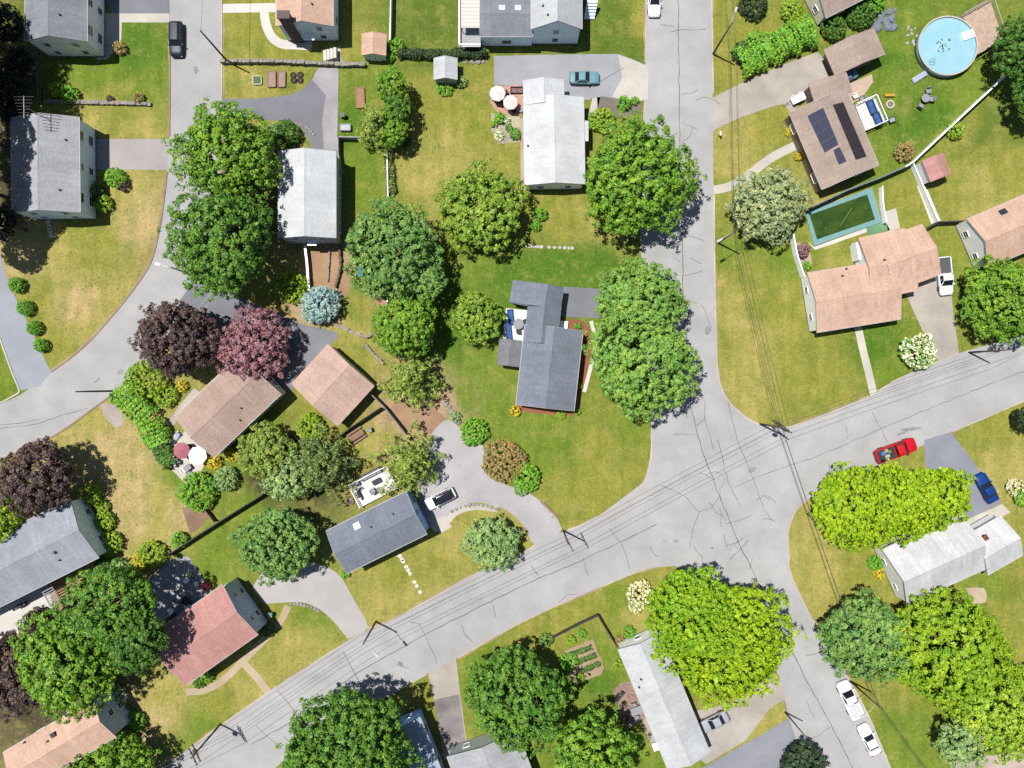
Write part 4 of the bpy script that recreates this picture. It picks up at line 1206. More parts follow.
# broad trees: centre and radius of the crown in pixels, height in metres
tree('maple_tree', 228, 157, 53, 14.5, L_MAPLE, 'upper of two merged big green trees beside the left street')
tree('maple_tree', 225, 242, 57, 15.5, L_MID, 'lower and larger of two merged green trees beside the left street')
tree('oak_tree', 393, 252, 52, 11.5, L_BLUEG, 'blue-green tree right of the white-roofed two-storey house')
tree('maple_tree', 425, 282, 22, 8, L_BLUEG, 'smaller blue-green tree leaning against the bigger blue-green one')
tree('ash_tree', 483, 209, 46, 9, L_FRESH, 'airy light green tree standing alone on the wide back lawn', Vf=.9)
tree('maple_tree', 635, 178, 61, 12.5, L_MAPLE, 'round bright green street maple beside the long white-roofed house', Vf=.7)
tree('maple_tree', 638, 302, 45, 10, L_SOFT, 'upper lighter green tree of the pair beside the slate-roofed house')
tree('maple_tree', 641, 360, 58, 12.5, L_SOFT, 'large green tree reaching over the street beside the slate-roofed house')
tree('apple_tree', 405, 327, 34, 10, L_MAPLE, 'medium bright green tree between the blue-green tree and the olive pine')
tree('pine_tree', 411, 378, 34, 8, L_OLIVE, 'olive conifer right of the detached brown-roofed garage', kind='pine')
tree('maple_tree', 478, 318, 28, 6, L_FRESH, 'small round yellow-green tree left of the slate-roofed house')
tree('spruce_tree', 320.5, 305, 20, 4.2, L_SPR, 'small silvery blue spruce on the terraced lawn', amp=.1, sp=.5, Vf=1.0, low=-.6)
tree('copper_beech', 178, 340, 43, 11, L_PURP, 'dark purple tree between the left street and the plum tree')
tree('plum_tree', 254, 347, 41, 8, L_PLUM, 'pinkish plum-leaved tree over the brown roof')
tree('copper_beech', 38, 476, 40, 11, L_PURP, 'dark purple tree above the light blue-gabled house')
tree('maple_tree', 2, 515, 26, 8, L_YG, 'yellow-green tree cut by the left edge beside the dark purple one')
tree('japanese_maple', -2, 541, 13, 5, L_RED, 'red-leaved small tree at the left edge')
tree('oak_tree', 278, 543, 43, 9, L_BLUEG, 'round blue-green tree left of the blue-sided house', Vf=.75)
tree('cedar_tree', 268, 452, 30, 7, L_OLIVE, 'pale olive tree right of the yellow bush and brown-roofed house', amp=.35, holes=.2)
tree('cedar_tree', 288, 474, 28, 6.5, L_SILV, 'grey-green middle tree of the cluster above the round blue-green tree', amp=.35, holes=.25)
tree('pine_tree', 324, 464, 40, 8.5, L_PINE, 'dark pine left of the furnished white deck', kind='pine')
tree('pine_tree', 411, 464, 34, 8.5, L_OLIVE, 'thin olive pine right of the furnished white deck', kind='pine')
tree('dogwood_tree', 492, 543, 30, 5.5, L_SILV, 'silvery green round tree beside the street near the worn driveway', Vf=.85)
tree('maple_tree', 112, 604, 47, 16, L_MID, 'upper crown of the tall green trees shading the red roof')
tree('maple_tree', 70, 660, 56, 14, L_MAPLE, 'lower wide crown of the tall green trees above the lower left house')
tree('maple_tree', 138, 640, 32, 15, L_DEEP, 'dark green tree closest to the shaded red roof')
tree('copper_beech', 14, 672, 44, 11, L_PURP, 'dark purple tree at the left edge above the lower left house')
tree('copper_beech', 42, 624, 20, 8, L_PURP, 'small dark purple tree beside the white patio')
tree('maple_tree', 112, 779, 46, 10, L_MAPLE, 'green tree cut by the bottom edge in front of the dark blue gable', seed=4)
tree('maple_tree', 348, 751, 69, 17, L_MID, 'big green tree at the bottom edge hiding the pale blue house')
tree('maple_tree', 518, 696, 55, 13, L_MID, 'big dark green tree left of the vegetable garden')
tree('maple_tree', 590, 760, 50, 13, L_MAPLE, 'green tree at the bottom edge below the vegetable garden')
tree('maple_tree', 725, 638, 68, 11, L_LIME, 'largest lime green tree at the corner of the crossroads', Vf=.8, sp=.8, holes=.3)
tree('maple_tree', 691, 613, 50, 13.5, L_GREENY, 'mid green crown merging into the largest lime green tree', Vf=.8, sp=.75, holes=.3)
tree('maple_tree', 852, 506, 44, 9, L_LIME, 'leftmost lime green tree below the red pickup truck', Vf=.8, sp=.75, holes=.3)
tree('maple_tree', 900, 503, 43, 9, L_LIME, 'middle lime green tree in the row below the red pickup', Vf=.8, seed=77, sp=.75, holes=.3)
tree('maple_tree', 939, 495, 35, 8.5, L_LIME, 'rightmost lime green tree next to the blue car', Vf=.8, sp=.75, holes=.3)
tree('linden_tree', 866, 636, 48, 9.5, L_BLUEG, 'blue-green tree above the parked white pickup', Vf=.7)
tree('elm_tree', 950, 650, 65, 11, L_LIME2, 'wide yellowish green tree below the mottled white roof', amp=.3, Vf=.7)
tree('elm_tree', 998, 706, 54, 10, L_YG, 'loose yellow-green tree in the lower right corner', amp=.34, holes=.25)
tree('elm_tree', 960, 742, 26, 8, L_SILV, 'thin greyish tree at the bottom edge near the lower right corner', amp=.34, holes=.35)
tree('pear_tree', 768, 207, 40, 8, L_SAGE, 'sage grey-green round tree left of the green swimming pool', Vf=.8)
tree('maple_tree', 1004, 298, 46, 9, L_MAPLE, 'bright green tree at the right edge below the skylight roof')
tree('maple_tree', 1022, 48, 32, 10, L_DEEP, 'deep green tree in the upper right corner beside the round pool deck')
tree('maple_tree', 1036, 92, 26, 9, L_DEEP, 'deep green tree cut by the right edge above the white fence', seed=9)
tree('crabapple_tree', 804, 764, 25, 5, L_BLACKG, 'nearly black-green small tree at the bottom edge of the right street')
tree('crabapple_tree', 1030, 418, 14, 6, L_BLACKG, 'dark tree touching the right edge by the diagonal street')
# the column of trees on the lawn right of the dark driveway
tree('cypress_tree', 391, 86, 19, 7, L_MAPLE, 'bright green upright tree next to the small tan-roofed shed', kind='broad')
tree('cypress_tree', 397, 110, 16, 6.5, L_MID, 'middle bright green tree of the column below the tan shed')
tree('pine_tree', 377, 124, 26, 7.5, L_OLIVE, 'small olive pine above the fenced strip of lawn', kind='pine')
tree('cypress_tree', 394, 132, 16, 6, L_MAPLE, 'lowest green tree of the column below the tan shed')
# trees beyond the left edge, whose shade blackens the corner
for i, (x, y, r_, h_) in enumerate(((-58, 8, 44, 19), (-52, 62, 46, 20), (-56, 118, 46, 20), (-46, 178, 40, 18), (-44, 226, 26, 14))):
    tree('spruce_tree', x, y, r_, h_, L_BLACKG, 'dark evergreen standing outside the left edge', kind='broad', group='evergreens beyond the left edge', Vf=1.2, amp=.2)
tree('fir_tree', 20, 62, 15, 6, L_SHADE_PAINT, 'dark shaded conifer beside the brown wooden fence in the upper left')
tree('fir_tree', 14, 112, 15, 6, L_SHADE_PAINT, 'dark shaded conifer just above the antenna house')
tree('fir_tree', 0, 222, 18, 8, L_SHADE_PAINT, 'dark shaded conifer at the left edge above the blue-grey driveway')
tree('fir_tree', 6, 24, 20, 8, L_SHADE_PAINT, 'dark shaded tree in the upper left corner behind the grey house')
tree('fir_tree', 8, 86, 22, 8, L_SHADE_PAINT, 'dark shaded tree between the two left grey houses')

# shrubs
for i, (x, y, r_) in enumerate(((17, 285, 8), (25.5, 308, 8.2), (34.5, 328, 7.4), (41, 345.5, 7))):
    lab = ['uppermost clipped ball shrub beside the left driveway', 'second clipped ball shrub from the top beside the left driveway', 'third clipped ball shrub from the top beside the left driveway', 'lowest clipped ball shrub beside the left driveway'][i]
    shrub(x, y, r_, L_TOP, lab, h=1.7, group='clipped ball shrubs along the left driveway', name='ball_shrub', amp=.04, holes=0, sp=.3)
for (x, y, r_, mt, lab, kw) in (
    (292, 287, 17, L_YG, 'light green bush left of the blue spruce', dict(h=2.2)),
    (147, 379, 21, L_YG, 'yellow-green bush at the street end of the left hedge', dict(h=2.6)),
    (166, 396, 12, L_YG, 'yellow-green bush between the hedge and the brown roof', dict(h=1.6)),
    (182, 386, 6, L_GOLD, 'golden bush at the upper corner of the brown roof', {}),
    (198, 491, 20, L_BUSH, 'bright green bush below the white patio umbrella', dict(h=2.6)),
    (214, 463, 8, L_GOLD, 'golden bush at the lower corner of the brown roof', {}),
    (231, 455, 7, L_GOLD, 'golden bush in the shade along the brown roof', {}),
    (226, 478, 13, L_SILV, 'grey-green bush right of the bright bush by the patio', {}),
    (310, 428, 15, L_YG, 'yellow-green round bush below the detached garage', dict(h=2.4)),
    (292, 445, 10, L_PURP, 'dark bush left of the yellow-green round bush', {}),
    (474, 432, 14.5, L_BUSH, 'vivid green round bush at the head of the worn driveway', dict(h=2.0)),
    (504, 461, 22, L_BROWN, 'bronze-brown round bush beside the worn driveway', dict(h=2.6)),
    (526, 477, 15, L_BUSH, 'vivid green bush touching the bronze-brown bush', dict(h=2.2)),
    (521, 489, 8, L_SILV, 'grey-green low bush below the bronze bush', {}),
    (90, 495, 12, L_YG, 'uppermost shrub beside the light blue gable', dict(h=1.8)),
    (103, 507, 7, L_YG, 'smallest shrub beside the light blue gable', dict(h=1.2)),
    (105, 521, 10.5, L_YG, 'middle round shrub beside the light blue gable', dict(h=1.7)),
    (110, 543, 13, L_YG, 'lowest and widest round shrub beside the light blue gable', dict(h=1.8)),
    (152, 555, 15, L_YG, 'yellow-green shrub at the end of the dark wooden fence', dict(h=2.0)),
    (140, 562, 9, L_GOLD, 'bright golden shrub below the straw-coloured lawn', {}),
    (180, 540, 9, L_BUSH, 'green shrub beside the brown earth patch along the dark fence', {}),
    (122, 572, 15, L_SILV, 'grey-green bush above the tall shading trees', dict(h=2)),
    (104, 566, 9, L_DEEP, 'dark bush near the lower eave of the blue-gabled house', {}),
    (116, 178, 11, L_BUSH, 'green shrub beside the warm grey driveway', dict(h=1.7)),
    (124, 186, 6, L_PURP, 'small purple shrub beside the warm grey driveway', {}),
    (96, 192, 10, L_DEEP, 'dark green shrub along the two-storey house wall', {}),
    (104, 204, 9, L_YG, 'yellow-green shrub near the lower wall of the antenna house', {}),
    (90, 202, 8, L_BUSH, 'green shrub at the corner of the antenna house', {}),
    (58, 90, 8, L_YG, 'yellow-green shrub at the end of the low stone wall', dict(h=1.5)),
    (70, 94, 9, L_BUSH, 'green shrub growing over the low stone wall', dict(h=1.6)),
    (110, 99, 4, L_PURP, 'small purple shrub on the low stone wall', {}),
    (139, 98, 6, L_BROWN, 'brownish shrub at the right end of the low stone wall', {}),
    (120, 48, 7, L_BROWN, 'brownish flowering shrub at the corner of the upper left lawn', {}),
    (287, 134, 14, L_DEEP, 'dark green shrub above the white-roofed two-storey house', dict(h=2.2)),
    (275, 130, 8, L_SILV, 'pale shrub on the rocky bed by the dark driveway', {}),
    (397, 46, 8, L_BUSH, 'green shrub at the inner corner of the top fences', {}),
    (390, 58, 5, L_BUSH, 'little green shrub beside the tan-roofed shed', {}),
    (445, 88, 9, L_BUSH, 'low green shrub in front of the white-roofed shed', dict(h=.7)),
    (461, 82, 6, L_SILV, 'grey-green shrub beside the white-roofed shed', {}),
    (624, 103, 7.5, L_TOP, 'round clipped shrub in the bed by the wide driveway', dict(name='ball_shrub', amp=.05)),
    (635, 101, 4.5, L_BUSH, 'low green shrub right of the round clipped shrub', {}),
    (541, 214, 7, L_TOP, 'larger round shrub below the long white roof', dict(name='ball_shrub', amp=.05)),
    (536, 226, 5.5, L_TOP, 'smaller round shrub below the long white roof', dict(name='ball_shrub', amp=.05)),
    (515, 134, 6, L_TOP, 'bright green shrub in the flower bed left of the long white roof', {}),
    (500, 118, 6, L_BUSH, 'green flower clump below the pink patio', {}), (509, 128, 4, L_BLUEG, 'blue-green clump in the pebble bed', {}),
    (494, 124, 4, L_YG, 'yellowish clump at the edge of the pebble bed', {}), (499, 136, 5, L_WHITEF, 'white flowering clump in the pebble bed', dict(h=.6)), (507, 121, 4, L_WHITEF, 'white flowering clump below the umbrellas', dict(h=.6)),
    (588, 125, 5.5, L_TOP, 'shrub along the right wall of the long white-roofed house', {}), (590, 116, 3.5, L_SILV, 'grey shrub near the walk of the long white-roofed house', {}),
    (602, 120, 13, L_YG, 'yellow-green shrub peeking out above the big street maple', dict(h=1.8)),
    (515, 411, 6, L_GOLD, 'golden shrub at the lower left corner of the slate-roofed house', {}), (561, 415, 5, L_YG, 'yellowish shrub below the slate-roofed house', {}), (577, 412, 4, L_YG, 'small yellowish shrub at the lower right corner of the slate-roofed house', {}),
    (578, 326, 4, L_TOP, 'bright round shrub in the red mulch bed', dict(name='ball_shrub')), (586, 338, 3, L_BROWN, 'dry looking shrub in the red mulch bed', {}), (585, 346, 2.5, L_BUSH, 'tiny green shrub in the red mulch bed', {}),
    (579, 386, 4, L_BUSH, 'green shrub in the shade right of the slate-roofed house', {}),
    (604, 330, 6, L_YG, 'loose yellow-green shrub beside the white curved walk', {}),
    (919, 353, 21, L_WHITEF, 'white flowering bush beside the pale gravel driveway', dict(h=2.6, amp=.4, holes=.18)),
    (640, 594, 14, L_PINKF, 'creamy flowering bush beside the largest lime green tree', dict(h=2.2)),
    (636, 606, 8, L_PINKF, 'smaller creamy flowering bush near the lawn boundary line', dict(h=1.4)),
    (629, 632, 6.5, L_TOP, 'round green shrub at the white gable end', dict(name='ball_shrub', amp=.05)),
    (620, 641, 5, L_BROWN, 'rusty brown round shrub at the garden fence corner', {}),
    (802, 251, 7.5, L_PLUM, 'plum-coloured shrub beside the white fence', dict(h=1.6)), (806, 266, 5, L_BUSH, 'green shrub at the foot of the white fence', {}),
    (875, 563, 8, L_TOP, 'green square-cut shrub at the white wall', {}), (879, 573, 6, L_GOLD, 'bright golden shrub at the white wall', {}),
    (904, 152, 10, L_BROWN, 'pale brownish bush at the bend of the long white fence', {}), (956, 131, 9, L_YG, 'yellow-green shrub along the outside of the long white fence', {}),
    (800, 135, 5, L_YG, 'yellowish shrub along the front of the solar panel house', {}), (789, 132, 5, L_GOLD, 'golden ground shrub at the left of the solar panel house', dict(h=.6)), (798, 157, 4, L_GOLD, 'golden shrub beside the front walk of the solar panel house', {}),
    (1016, 488, 10, L_PINKF, 'pale pink flowering bush near the blue car', {}), (1024, 498, 10, L_BUSH, 'green bush at the right edge below the blue car', {}),
    (117, 697, 11, L_WHITEF, 'whitish flowering bush beside the dark blue gable', dict(h=1.8)),
    (127, 711, 6, L_TOP, 'small green shrub by the dark blue gable', {}), (135, 722, 11, L_TOP, 'larger green shrub by the dark blue gable', dict(h=1.8)),
    (207, 676, 7, L_BUSH, 'green shrub in the shade along the red-roofed house', {}), (199, 683, 6, L_DEEP, 'dark shrub at the lower corner of the red-roofed house', {}),
    (268, 630, 8, L_DEEP, 'dark shrub at the lower gable corner of the red-roofed house', {}),
    (546, 640, 7, L_BLUEG, 'blue-green bush at the left corner of the garden fence', {}), (569, 662, 9, L_BUSH, 'light green bush in the vegetable garden', dict(h=1.3)),
    (571, 640, 5, L_YG, 'yellow-green plant inside the garden fence', {}), (582, 634, 5, L_BUSH, 'second leafy plant inside the garden fence', {}), (580, 678, 5, L_YG, 'low yellowish plant at the lower side of the garden', {}),
    (618, 664, 5, L_YG, 'yellowish shrub along the pale grey roof', {}), (634, 742, 8, L_BUSH, 'green bush beside the bottom tree and the pale grey roof', {}),
    (190, 575, 4, L_PINKF, 'pale flowering plant at the tip of the grey patio', {}), (206, 586, 5, L_RED, 'red flowering plant at the corner of the grey patio', {}),
    (754, 4, 15, L_BLACKG, 'dark shrub at the top edge beside the utility wires', dict(h=2.4)),
    (756, 44, 12, L_BUSH, 'green round bush at the left end of the hedge by the gravel driveway', dict(h=2.4)), (742, 52, 11, L_DEEP, 'dark green bush left of the hedge by the gravel driveway', dict(h=2.2)),
    (800, 30, 13, L_YG, 'yellow-green bush below the top right roof', dict(h=2.2)), (792, 10, 12, L_YG, 'yellow-green bush at the top edge left of the cut roof', dict(h=2)), (834, 28, 13, L_DEEP, 'dark green bush between the cut roof and the carport', dict(h=2.2)),
    (860, 14, 15, L_DEEP, 'dark green bush right of the cut roof', dict(h=2.2)), (872, 4, 12, L_BUSH, 'green bush at the top edge above the bluish rocks', dict(h=2)),
    (337, 236, 6, L_DEEP, 'dark shrub under the blue-green tree by the white roof', {}), (400, 300, 12, L_BLUEG, 'blue-green bush between the blue-green tree and the bright one', dict(h=2.6)),
    (455, 417, 6, L_SILV, 'grey-green clump on the boulders above the worn driveway', {}), (345, 574, 5, L_BUSH, 'green shrub at the lower corner of the blue-sided house', {}),
    (485, 522, 4, L_YG, 'small yellowish tuft on the street lawn', {}),
    (391, 190, 6, L_PINE, 'dark scraggly shrub on the fence line of the wide lawn', {}), (405, 141, 6, L_BLACKG, 'dark shrub right of the column of trees', {}),
):
    shrub(x, y, r_, mt, lab, **kw)
hedge([(120, 388), (135, 406), (150, 420), (160, 446)], 22, 2.4, L_BUSH, 'thick green hedge left of the brown-roofed house', wob=.12)
hedge([(160, 446), (172, 466)], 14, 1.6, L_DEEP, 'dark lower end of the hedge beside the patio')
hedge([(738, 64), (762, 54), (788, 40), (812, 30)], 24, 2.4, L_BUSH, 'loose green hedge along the top side of the gravel driveway')
hedge([(398, 53.5), (440, 54.5), (486, 53)], 6, 1.3, L_BLACKG, 'low dark hedge below the lush top lawn', sp=.4)
hedge([(388, 150), (390, 175), (392, 192)], 6, .9, L_PINE, 'scrubby growth along the white fence of the narrow lawn', sp=.4)
# ------------------------------------------------------------------ vehicles
NAVY = carpaint('paint_navy', (40, 52, 70)); TEAL = carpaint('paint_teal', (130, 178, 192)); WHITEP = plain('paint_white', (240, 240, 242), .4, 0, var=.03, coat=.1, k=1.45); REDP = carpaint('paint_red', (232, 30, 44)); BLUEP = carpaint('paint_blue', (14, 70, 150)); SILV = carpaint('paint_silver', (190, 194, 204))
vehicle(176, 39, (0, 1), NAVY, 'dark navy car parked at the kerb in the upper left', L=5.0, W=1.95, kind='suv')
vehicle(584.5, 77.5, (1, 0), TEAL, 'pale teal car on the wide driveway beside the long white roof', L=4.3, W=1.8)
vehicle(654.5, 0, (0, 1), WHITEP, 'white car cut by the top edge of the right street', L=4.6)
vehicle(896, 450.5, (42, -15), REDP, 'red pickup truck with a loaded bed on the diagonal street', kind='pickup', L=6.1, W=2.1, name='pickup_truck', cat='pickup truck')
vehicle(987, 488, (-12, -22), BLUEP, 'deep blue car on the slate grey driveway', L=4.5)
vehicle(850, 700, (-15, -34), WHITEP, 'white pickup truck parked under the blue-green tree', kind='pickup', L=5.6, W=2.0, name='pickup_truck', cat='pickup truck', bed=plain('bed_cover_white', (238, 238, 240), .5))
vehicle(869.5, 740, (-14, -28), WHITEP, 'white car behind the white pickup on the lower right street', L=4.6)
vehicle(714, 722.5, (-24, 12), SILV, 'silver car beside the pale grey-roofed house', L=4.5)
vehicle(440, 499, (-26, 13), WHITEP, 'white car with a dark roof beside the blue-sided house', L=4.6, kind='suv', roofm=CARGLASS)
vehicle(945, 276, (3, 30), WHITEP, 'white pickup with a dark bed cover in front of the L-shaped house', kind='pickup', L=5.5, W=1.95, name='pickup_truck', cat='pickup truck', bed=plain('bed_cover_dark', (92, 92, 96), .7))
vehicle(843, 77, (-22, 10), carpaint('paint_steel_blue', (120, 160, 200)), 'light blue car half under the taupe carport roof', L=4.3)
# the load in the red pickup: loose sacks, boards and a crate
bp = P(886, 454, 1.1)
for nm, c, d, rz, rgb, lab in (('cargo_crate', (-.5, .1), (.7, .6, .35), .2, (90, 130, 200), 'blue crate in the bed of the red pickup'), ('cargo_sack', (.1, -.3), (.7, .45, .3), .5, (200, 200, 190), 'pale sack in the bed of the red pickup'),
                               ('cargo_bag', (.35, .35), (.6, .4, .3), -.2, (120, 150, 90), 'green bag in the bed of the red pickup'), ('cargo_box', (-.1, .5), (.5, .4, .4), .8, (210, 190, 110), 'yellowish box in the bed of the red pickup')):
    mb = MB(); x, y, z = (q / 2 for q in d)
    mb.prism([(-x, -y * .7), (-x * .7, -y), (x * .8, -y * .95), (x, -y * .5), (x * .95, y * .8), (x * .6, y), (-x * .8, y * .9)], 0, d[2])
    tag(mb.build(nm, plain('load_' + nm, rgb, .8), None, loc=(bp.x + c[0], bp.y + c[1], 1.1), rz=rz), lab, nm.split('_')[1])
# ------------------------------------------------------------------ utility poles and wires
WOOD = plain('pole_wood', (108, 94, 82), .95, var=.3, scale=2); INS = plain('insulator', (70, 66, 66), .4); LAMPG = plain('lamp_grey', (220, 222, 225), .4, var=.05)
POLES = {}
def pole(key, px, py, h, label, ang, arms=1, transf=False, lamp=None, r_=.145):
    b = P(px, py)
    root = empty('utility_pole', b, label, 'utility pole', R(ang), group='utility poles along the streets')
    MB().tube([(0, 0, -.1), (0, 0, h * .5), (0, 0, h)], [r_, r_ * .85, r_ * .65], 10).build('pole', WOOD, root, True)
    for k in range(arms):
        z = h - .35 - k * 1.1
        c = MB(); c.box((.16, 0, z), (.12, 2.5, .14)); c.tube([(.1, -.9, z), (.05, 0, z - .7)], .025, 5); c.tube([(.1, .9, z), (.05, 0, z - .7)], .025, 5)
        a = c.build('crossarm', WOOD, root)
        i_ = MB()
        for y in (-1.15, -.6, .6, 1.15): i_.lathe([(.05, 0), (.08, .04), (.05, .08), (.08, .12), (.03, .2)], (.16, y, z + .07), 8)
        i_.build('insulator', INS, a)
    if transf:
        t = MB(); t.lathe([(.05, 0), (.27, .02), (.28, .5), (.28, .85), (.2, .95), (.05, 1.0)], (-.48, .1, h - 2.6), 14)
        t.build('transformer', plain('transformer_grey', (150, 154, 158), .5), root, True)
    if lamp:
        a = R(lamp - ang); dx, dy = math.cos(a), math.sin(a)
        m = MB(); m.tube([(dx * .1, dy * .1, h - 1.9), (dx * 1.0, dy * 1.0, h - 1.3), (dx * 2.1, dy * 2.1, h - 1.2)], .04, 6)
        o = m.build('lamp_arm', LAMPG, root)
        m = MB(); m.box((dx * 2.4, dy * 2.4, h - 1.2), (.75, .3, .14), a); m.box((dx * 2.1, dy * 2.1, h - 1.16), (.3, .24, .2), a)
        m.build('lamp_head', LAMPG, o)
    POLES[key] = (b, h, R(ang)); return root
pole('a', 228, 62, 10.2, 'utility pole beside the left street below the tan-roofed house', 0, 0)
pole('b', 376, 621.5, 10.0, 'utility pole at the corner of the pale driveway on the diagonal street', 26, 0, lamp=-50)
pole('c', 220.5, 724, 10.6, 'utility pole with transformer at the lower left end of the diagonal street', 26, 2, True)
pole('d', 563.5, 530.5, 9.8, 'utility pole at the mouth of the worn driveway', 26, 1)
pole('e', 713, 54, 10, 'utility pole beside the right street near the top', -90, 0, lamp=70)
pole('f', 718, 243, 10, 'utility pole below the sage tree on the right street', -84, 0, lamp=-150)
pole('g', 760, 424, 10.4, 'utility pole with many crossarms at the crossroads corner', 50, 3, True)
pole('h', 969, 352.5, 9.6, 'utility pole by the mouth of the gravel driveway on the right', 24, 0)
pole('i', 850, 681, 10, 'utility pole behind the parked white pickup', -62, 0, lamp=215)
pole('j', 785, 712, 8.2, 'thin utility pole at the dark driveway corner', -62, 0, r_=.12)
pole('k', 199, 277, 9.4, 'street light pole beside the big trees on the left street', 0, 0, lamp=165, r_=.13)
pole('l', 113, 391, 9.8, 'utility pole at the street end of the thick hedge', 0, 0)
WIRE = plain('wire_black', (92, 92, 96), .6)
def wires(a, b, offs, label, sag=.5, r_=.02):
    pa, ha, aa = POLES[a]; pb, hb, ab_ = POLES[b]
    d = (pb - pa); d.z = 0; d.normalize(); n = Vector((-d.y, d.x, 0))
    for o_, dz in offs:
        A = pa + n * o_ + Vector((0, 0, ha + dz)); B = pb + n * o_ + Vector((0, 0, hb + dz))
        pts = [(A.lerp(B, t / 14) - Vector((0, 0, sag * 4 * (t / 14) * (1 - t / 14)))) for t in range(15)]
        base = Vector((A.x, A.y, 0))
        o = MB().tube([p - base for p in pts], r_, 4).build('power_line', WIRE, None, loc=base)
        tag(o, label, 'power line', group='wires: ' + label)
T3 = [(-1.1, -.1), (1.1, -.1), (.1, -2.0)]
wires('c', 'b', T3, 'dark wire along the lower half of the diagonal street')
wires('b', 'd', T3, 'dark wire over the diagonal street in front of the blue-sided house')
wires('d', 'g', T3, 'dark wire crossing the road junction')
wires('g', 'h', [(-.9, -.1), (.9, -.1), (.1, -2.0)], 'dark wire along the upper right arm of the diagonal street')
wires('e', 'f', [(-.5, -.1), (.5, -.1), (.1, -1.6)], 'wire beside the upper part of the right street')
wires('f', 'g', [(-.6, -.1), (.6, -.1), (.1, -1.6)], 'wire over the lawn left of the L-shaped house', r_=.026)
wires('g', 'i', [(-.3, -.1), (.2, -1.6)], 'wire over the straw lawn left of the lime trees', r_=.03)
pb_, hb_, _ = POLES['i']
POLES['x'] = (P(960, 830), 10, 0); POLES['y'] = (P(705, -60), 10, 0); POLES['z'] = (P(1080, 300), 10, 0); POLES['w'] = (P(80, 800), 10, 0); POLES['v'] = (P(232, -60), 10, 0)
wires('i', 'x', [(-.3, -.1), (.2, -1.6)], 'wire running off the lower right lawn', r_=.026)
wires('y', 'e', [(-.5, -.1), (.5, -.1)], 'wire at the top end of the right street')
wires('h', 'z', [(-.9, -.1), (.9, -.1)], 'wire leaving at the right edge')
wires('w', 'c', T3, 'dark wire at the lower left end of the diagonal street')
wires('v', 'a', [(0, -.1)], 'thin wire beside the upper left street')

# ------------------------------------------------------------------ fences and walls
FWHITE = plain('vinyl_white', (240, 240, 242), .4, var=.05, k=1.05); FGREY = plain('weathered_wood', (160, 152, 144), .95, var=.25, scale=4); FDARK = plain('fence_dark', (84, 78, 74), .9, var=.25); FSTONE = plain('dry_stone', (178, 170, 160), .95, var=.45, scale=2.5); FBRN = plain('fence_brown', (132, 110, 94), .95, var=.25)
def fence(px, h, m, label, th=.06, post=.11, cap=.16, name='fence', cat='fence', step=2.4):
    pl = [P(*q, h * .9) for q in px]
    base = Vector((pl[0].x, pl[0].y, 0))
    root = empty(name, base, label, cat)
    pan = MB(); me = MB(); me.box((0, 0, h / 2 + .06), (post, post, h + .12)); me.box((0, 0, h + .14), (post + .05, post + .05, .05)); pm = me.mesh('post', m)
    for a, b in zip(pl[:-1], pl[1:]):
        a = Vector((a.x, a.y, 0)) - base; b = Vector((b.x, b.y, 0)) - base
        L = (b - a).length; an = math.atan2(b.y - a.y, b.x - a.x); c = (a + b) / 2
        n = max(1, round(L / step)); pl_ = L / n - post - .004
        for i in range(n):
            q = a.lerp(b, (i + .5) / n)
            pan.box((q.x, q.y, h / 2 + .03), (pl_, th, h - .14), an); pan.box((q.x, q.y, h + .0), (pl_, cap, .07), an)
            link('post', pm, root, a.lerp(b, i / n), an)
        last = b
    link('post', pm, root, last, an)
    pan.build('panel', m, root)
    return root
def stone_wall(px, w, h, m, label, name='stone_wall'):
    rng = random.Random(int(px[0][0])); pl = G(smooth_px(px, 4) if len(px) > 2 else px)
    base = Vector((*pl[0], 0)); mb = MB()
    for (ax, ay), (bx, by) in zip(pl[:-1], pl[1:]):
        L = math.hypot(bx - ax, by - ay); n = max(1, int(L / .55)); an = math.atan2(by - ay, bx - ax)
        for i in range(n):
            t = (i + .5) / n; x = ax + (bx - ax) * t - base.x; y = ay + (by - ay) * t - base.y; hh = h * rng.uniform(.8, 1.15); ww = w * rng.uniform(.8, 1.2)
            s = L / n * .5
            ca, sa = math.cos(an + rng.uniform(-.15, .15)), math.sin(an)
            pts = [(-s, -ww / 2), (-s * .4, -ww * .56), (s * .7, -ww / 2), (s, -ww * .2), (s * .9, ww * .45), (0, ww * .55), (-s * .95, ww * .4)]
            mb.prism([(x + u * ca - v * sa, y + u * sa + v * ca) for u, v in pts], -.03, hh)
    return tag(mb.build(name, m, None, loc=base), label, 'wall')
fence([(1006, 75), (960, 118), (913, 162), (905, 167)], 1.9, FWHITE, 'long white vinyl fence right of the round pool')
fence([(905, 167), (880, 178), (848, 190), (806, 210)], 1.8, plain('fence_blue_grey', (120, 140, 160), .6), 'blue-grey fence between the solar panel house and the green pool')
fence([(913, 163), (927, 196), (938, 221)], 1.2, FWHITE, 'short white fence below the bend of the long white fence')
fence([(924, 230), (938, 222), (963, 221)], 1.7, FDARK, 'short dark fence joining the L-shaped house to the right house')
fence([(793, 234), (797, 255), (804, 276)], 1.7, FWHITE, 'white fence at the left of the plum-coloured shrub')
fence([(882, 187), (883, 205), (886, 222)], 1.2, FWHITE, 'low white rail at the right end of the green pool')
fence([(391, -12), (390.5, 20), (390, 40)], 1.6, FWHITE, 'pale fence dividing the two top lawns', cap=.12)
stone_wall([(222, 63), (280, 63), (330, 65.5), (366, 66)], .5, .9, FSTONE, 'pale stone retaining wall above the dark driveway')
stone_wall([(45, 102), (90, 103), (130, 104), (152, 105)], .5, .55, FSTONE, 'low stone wall between the two left lawns')
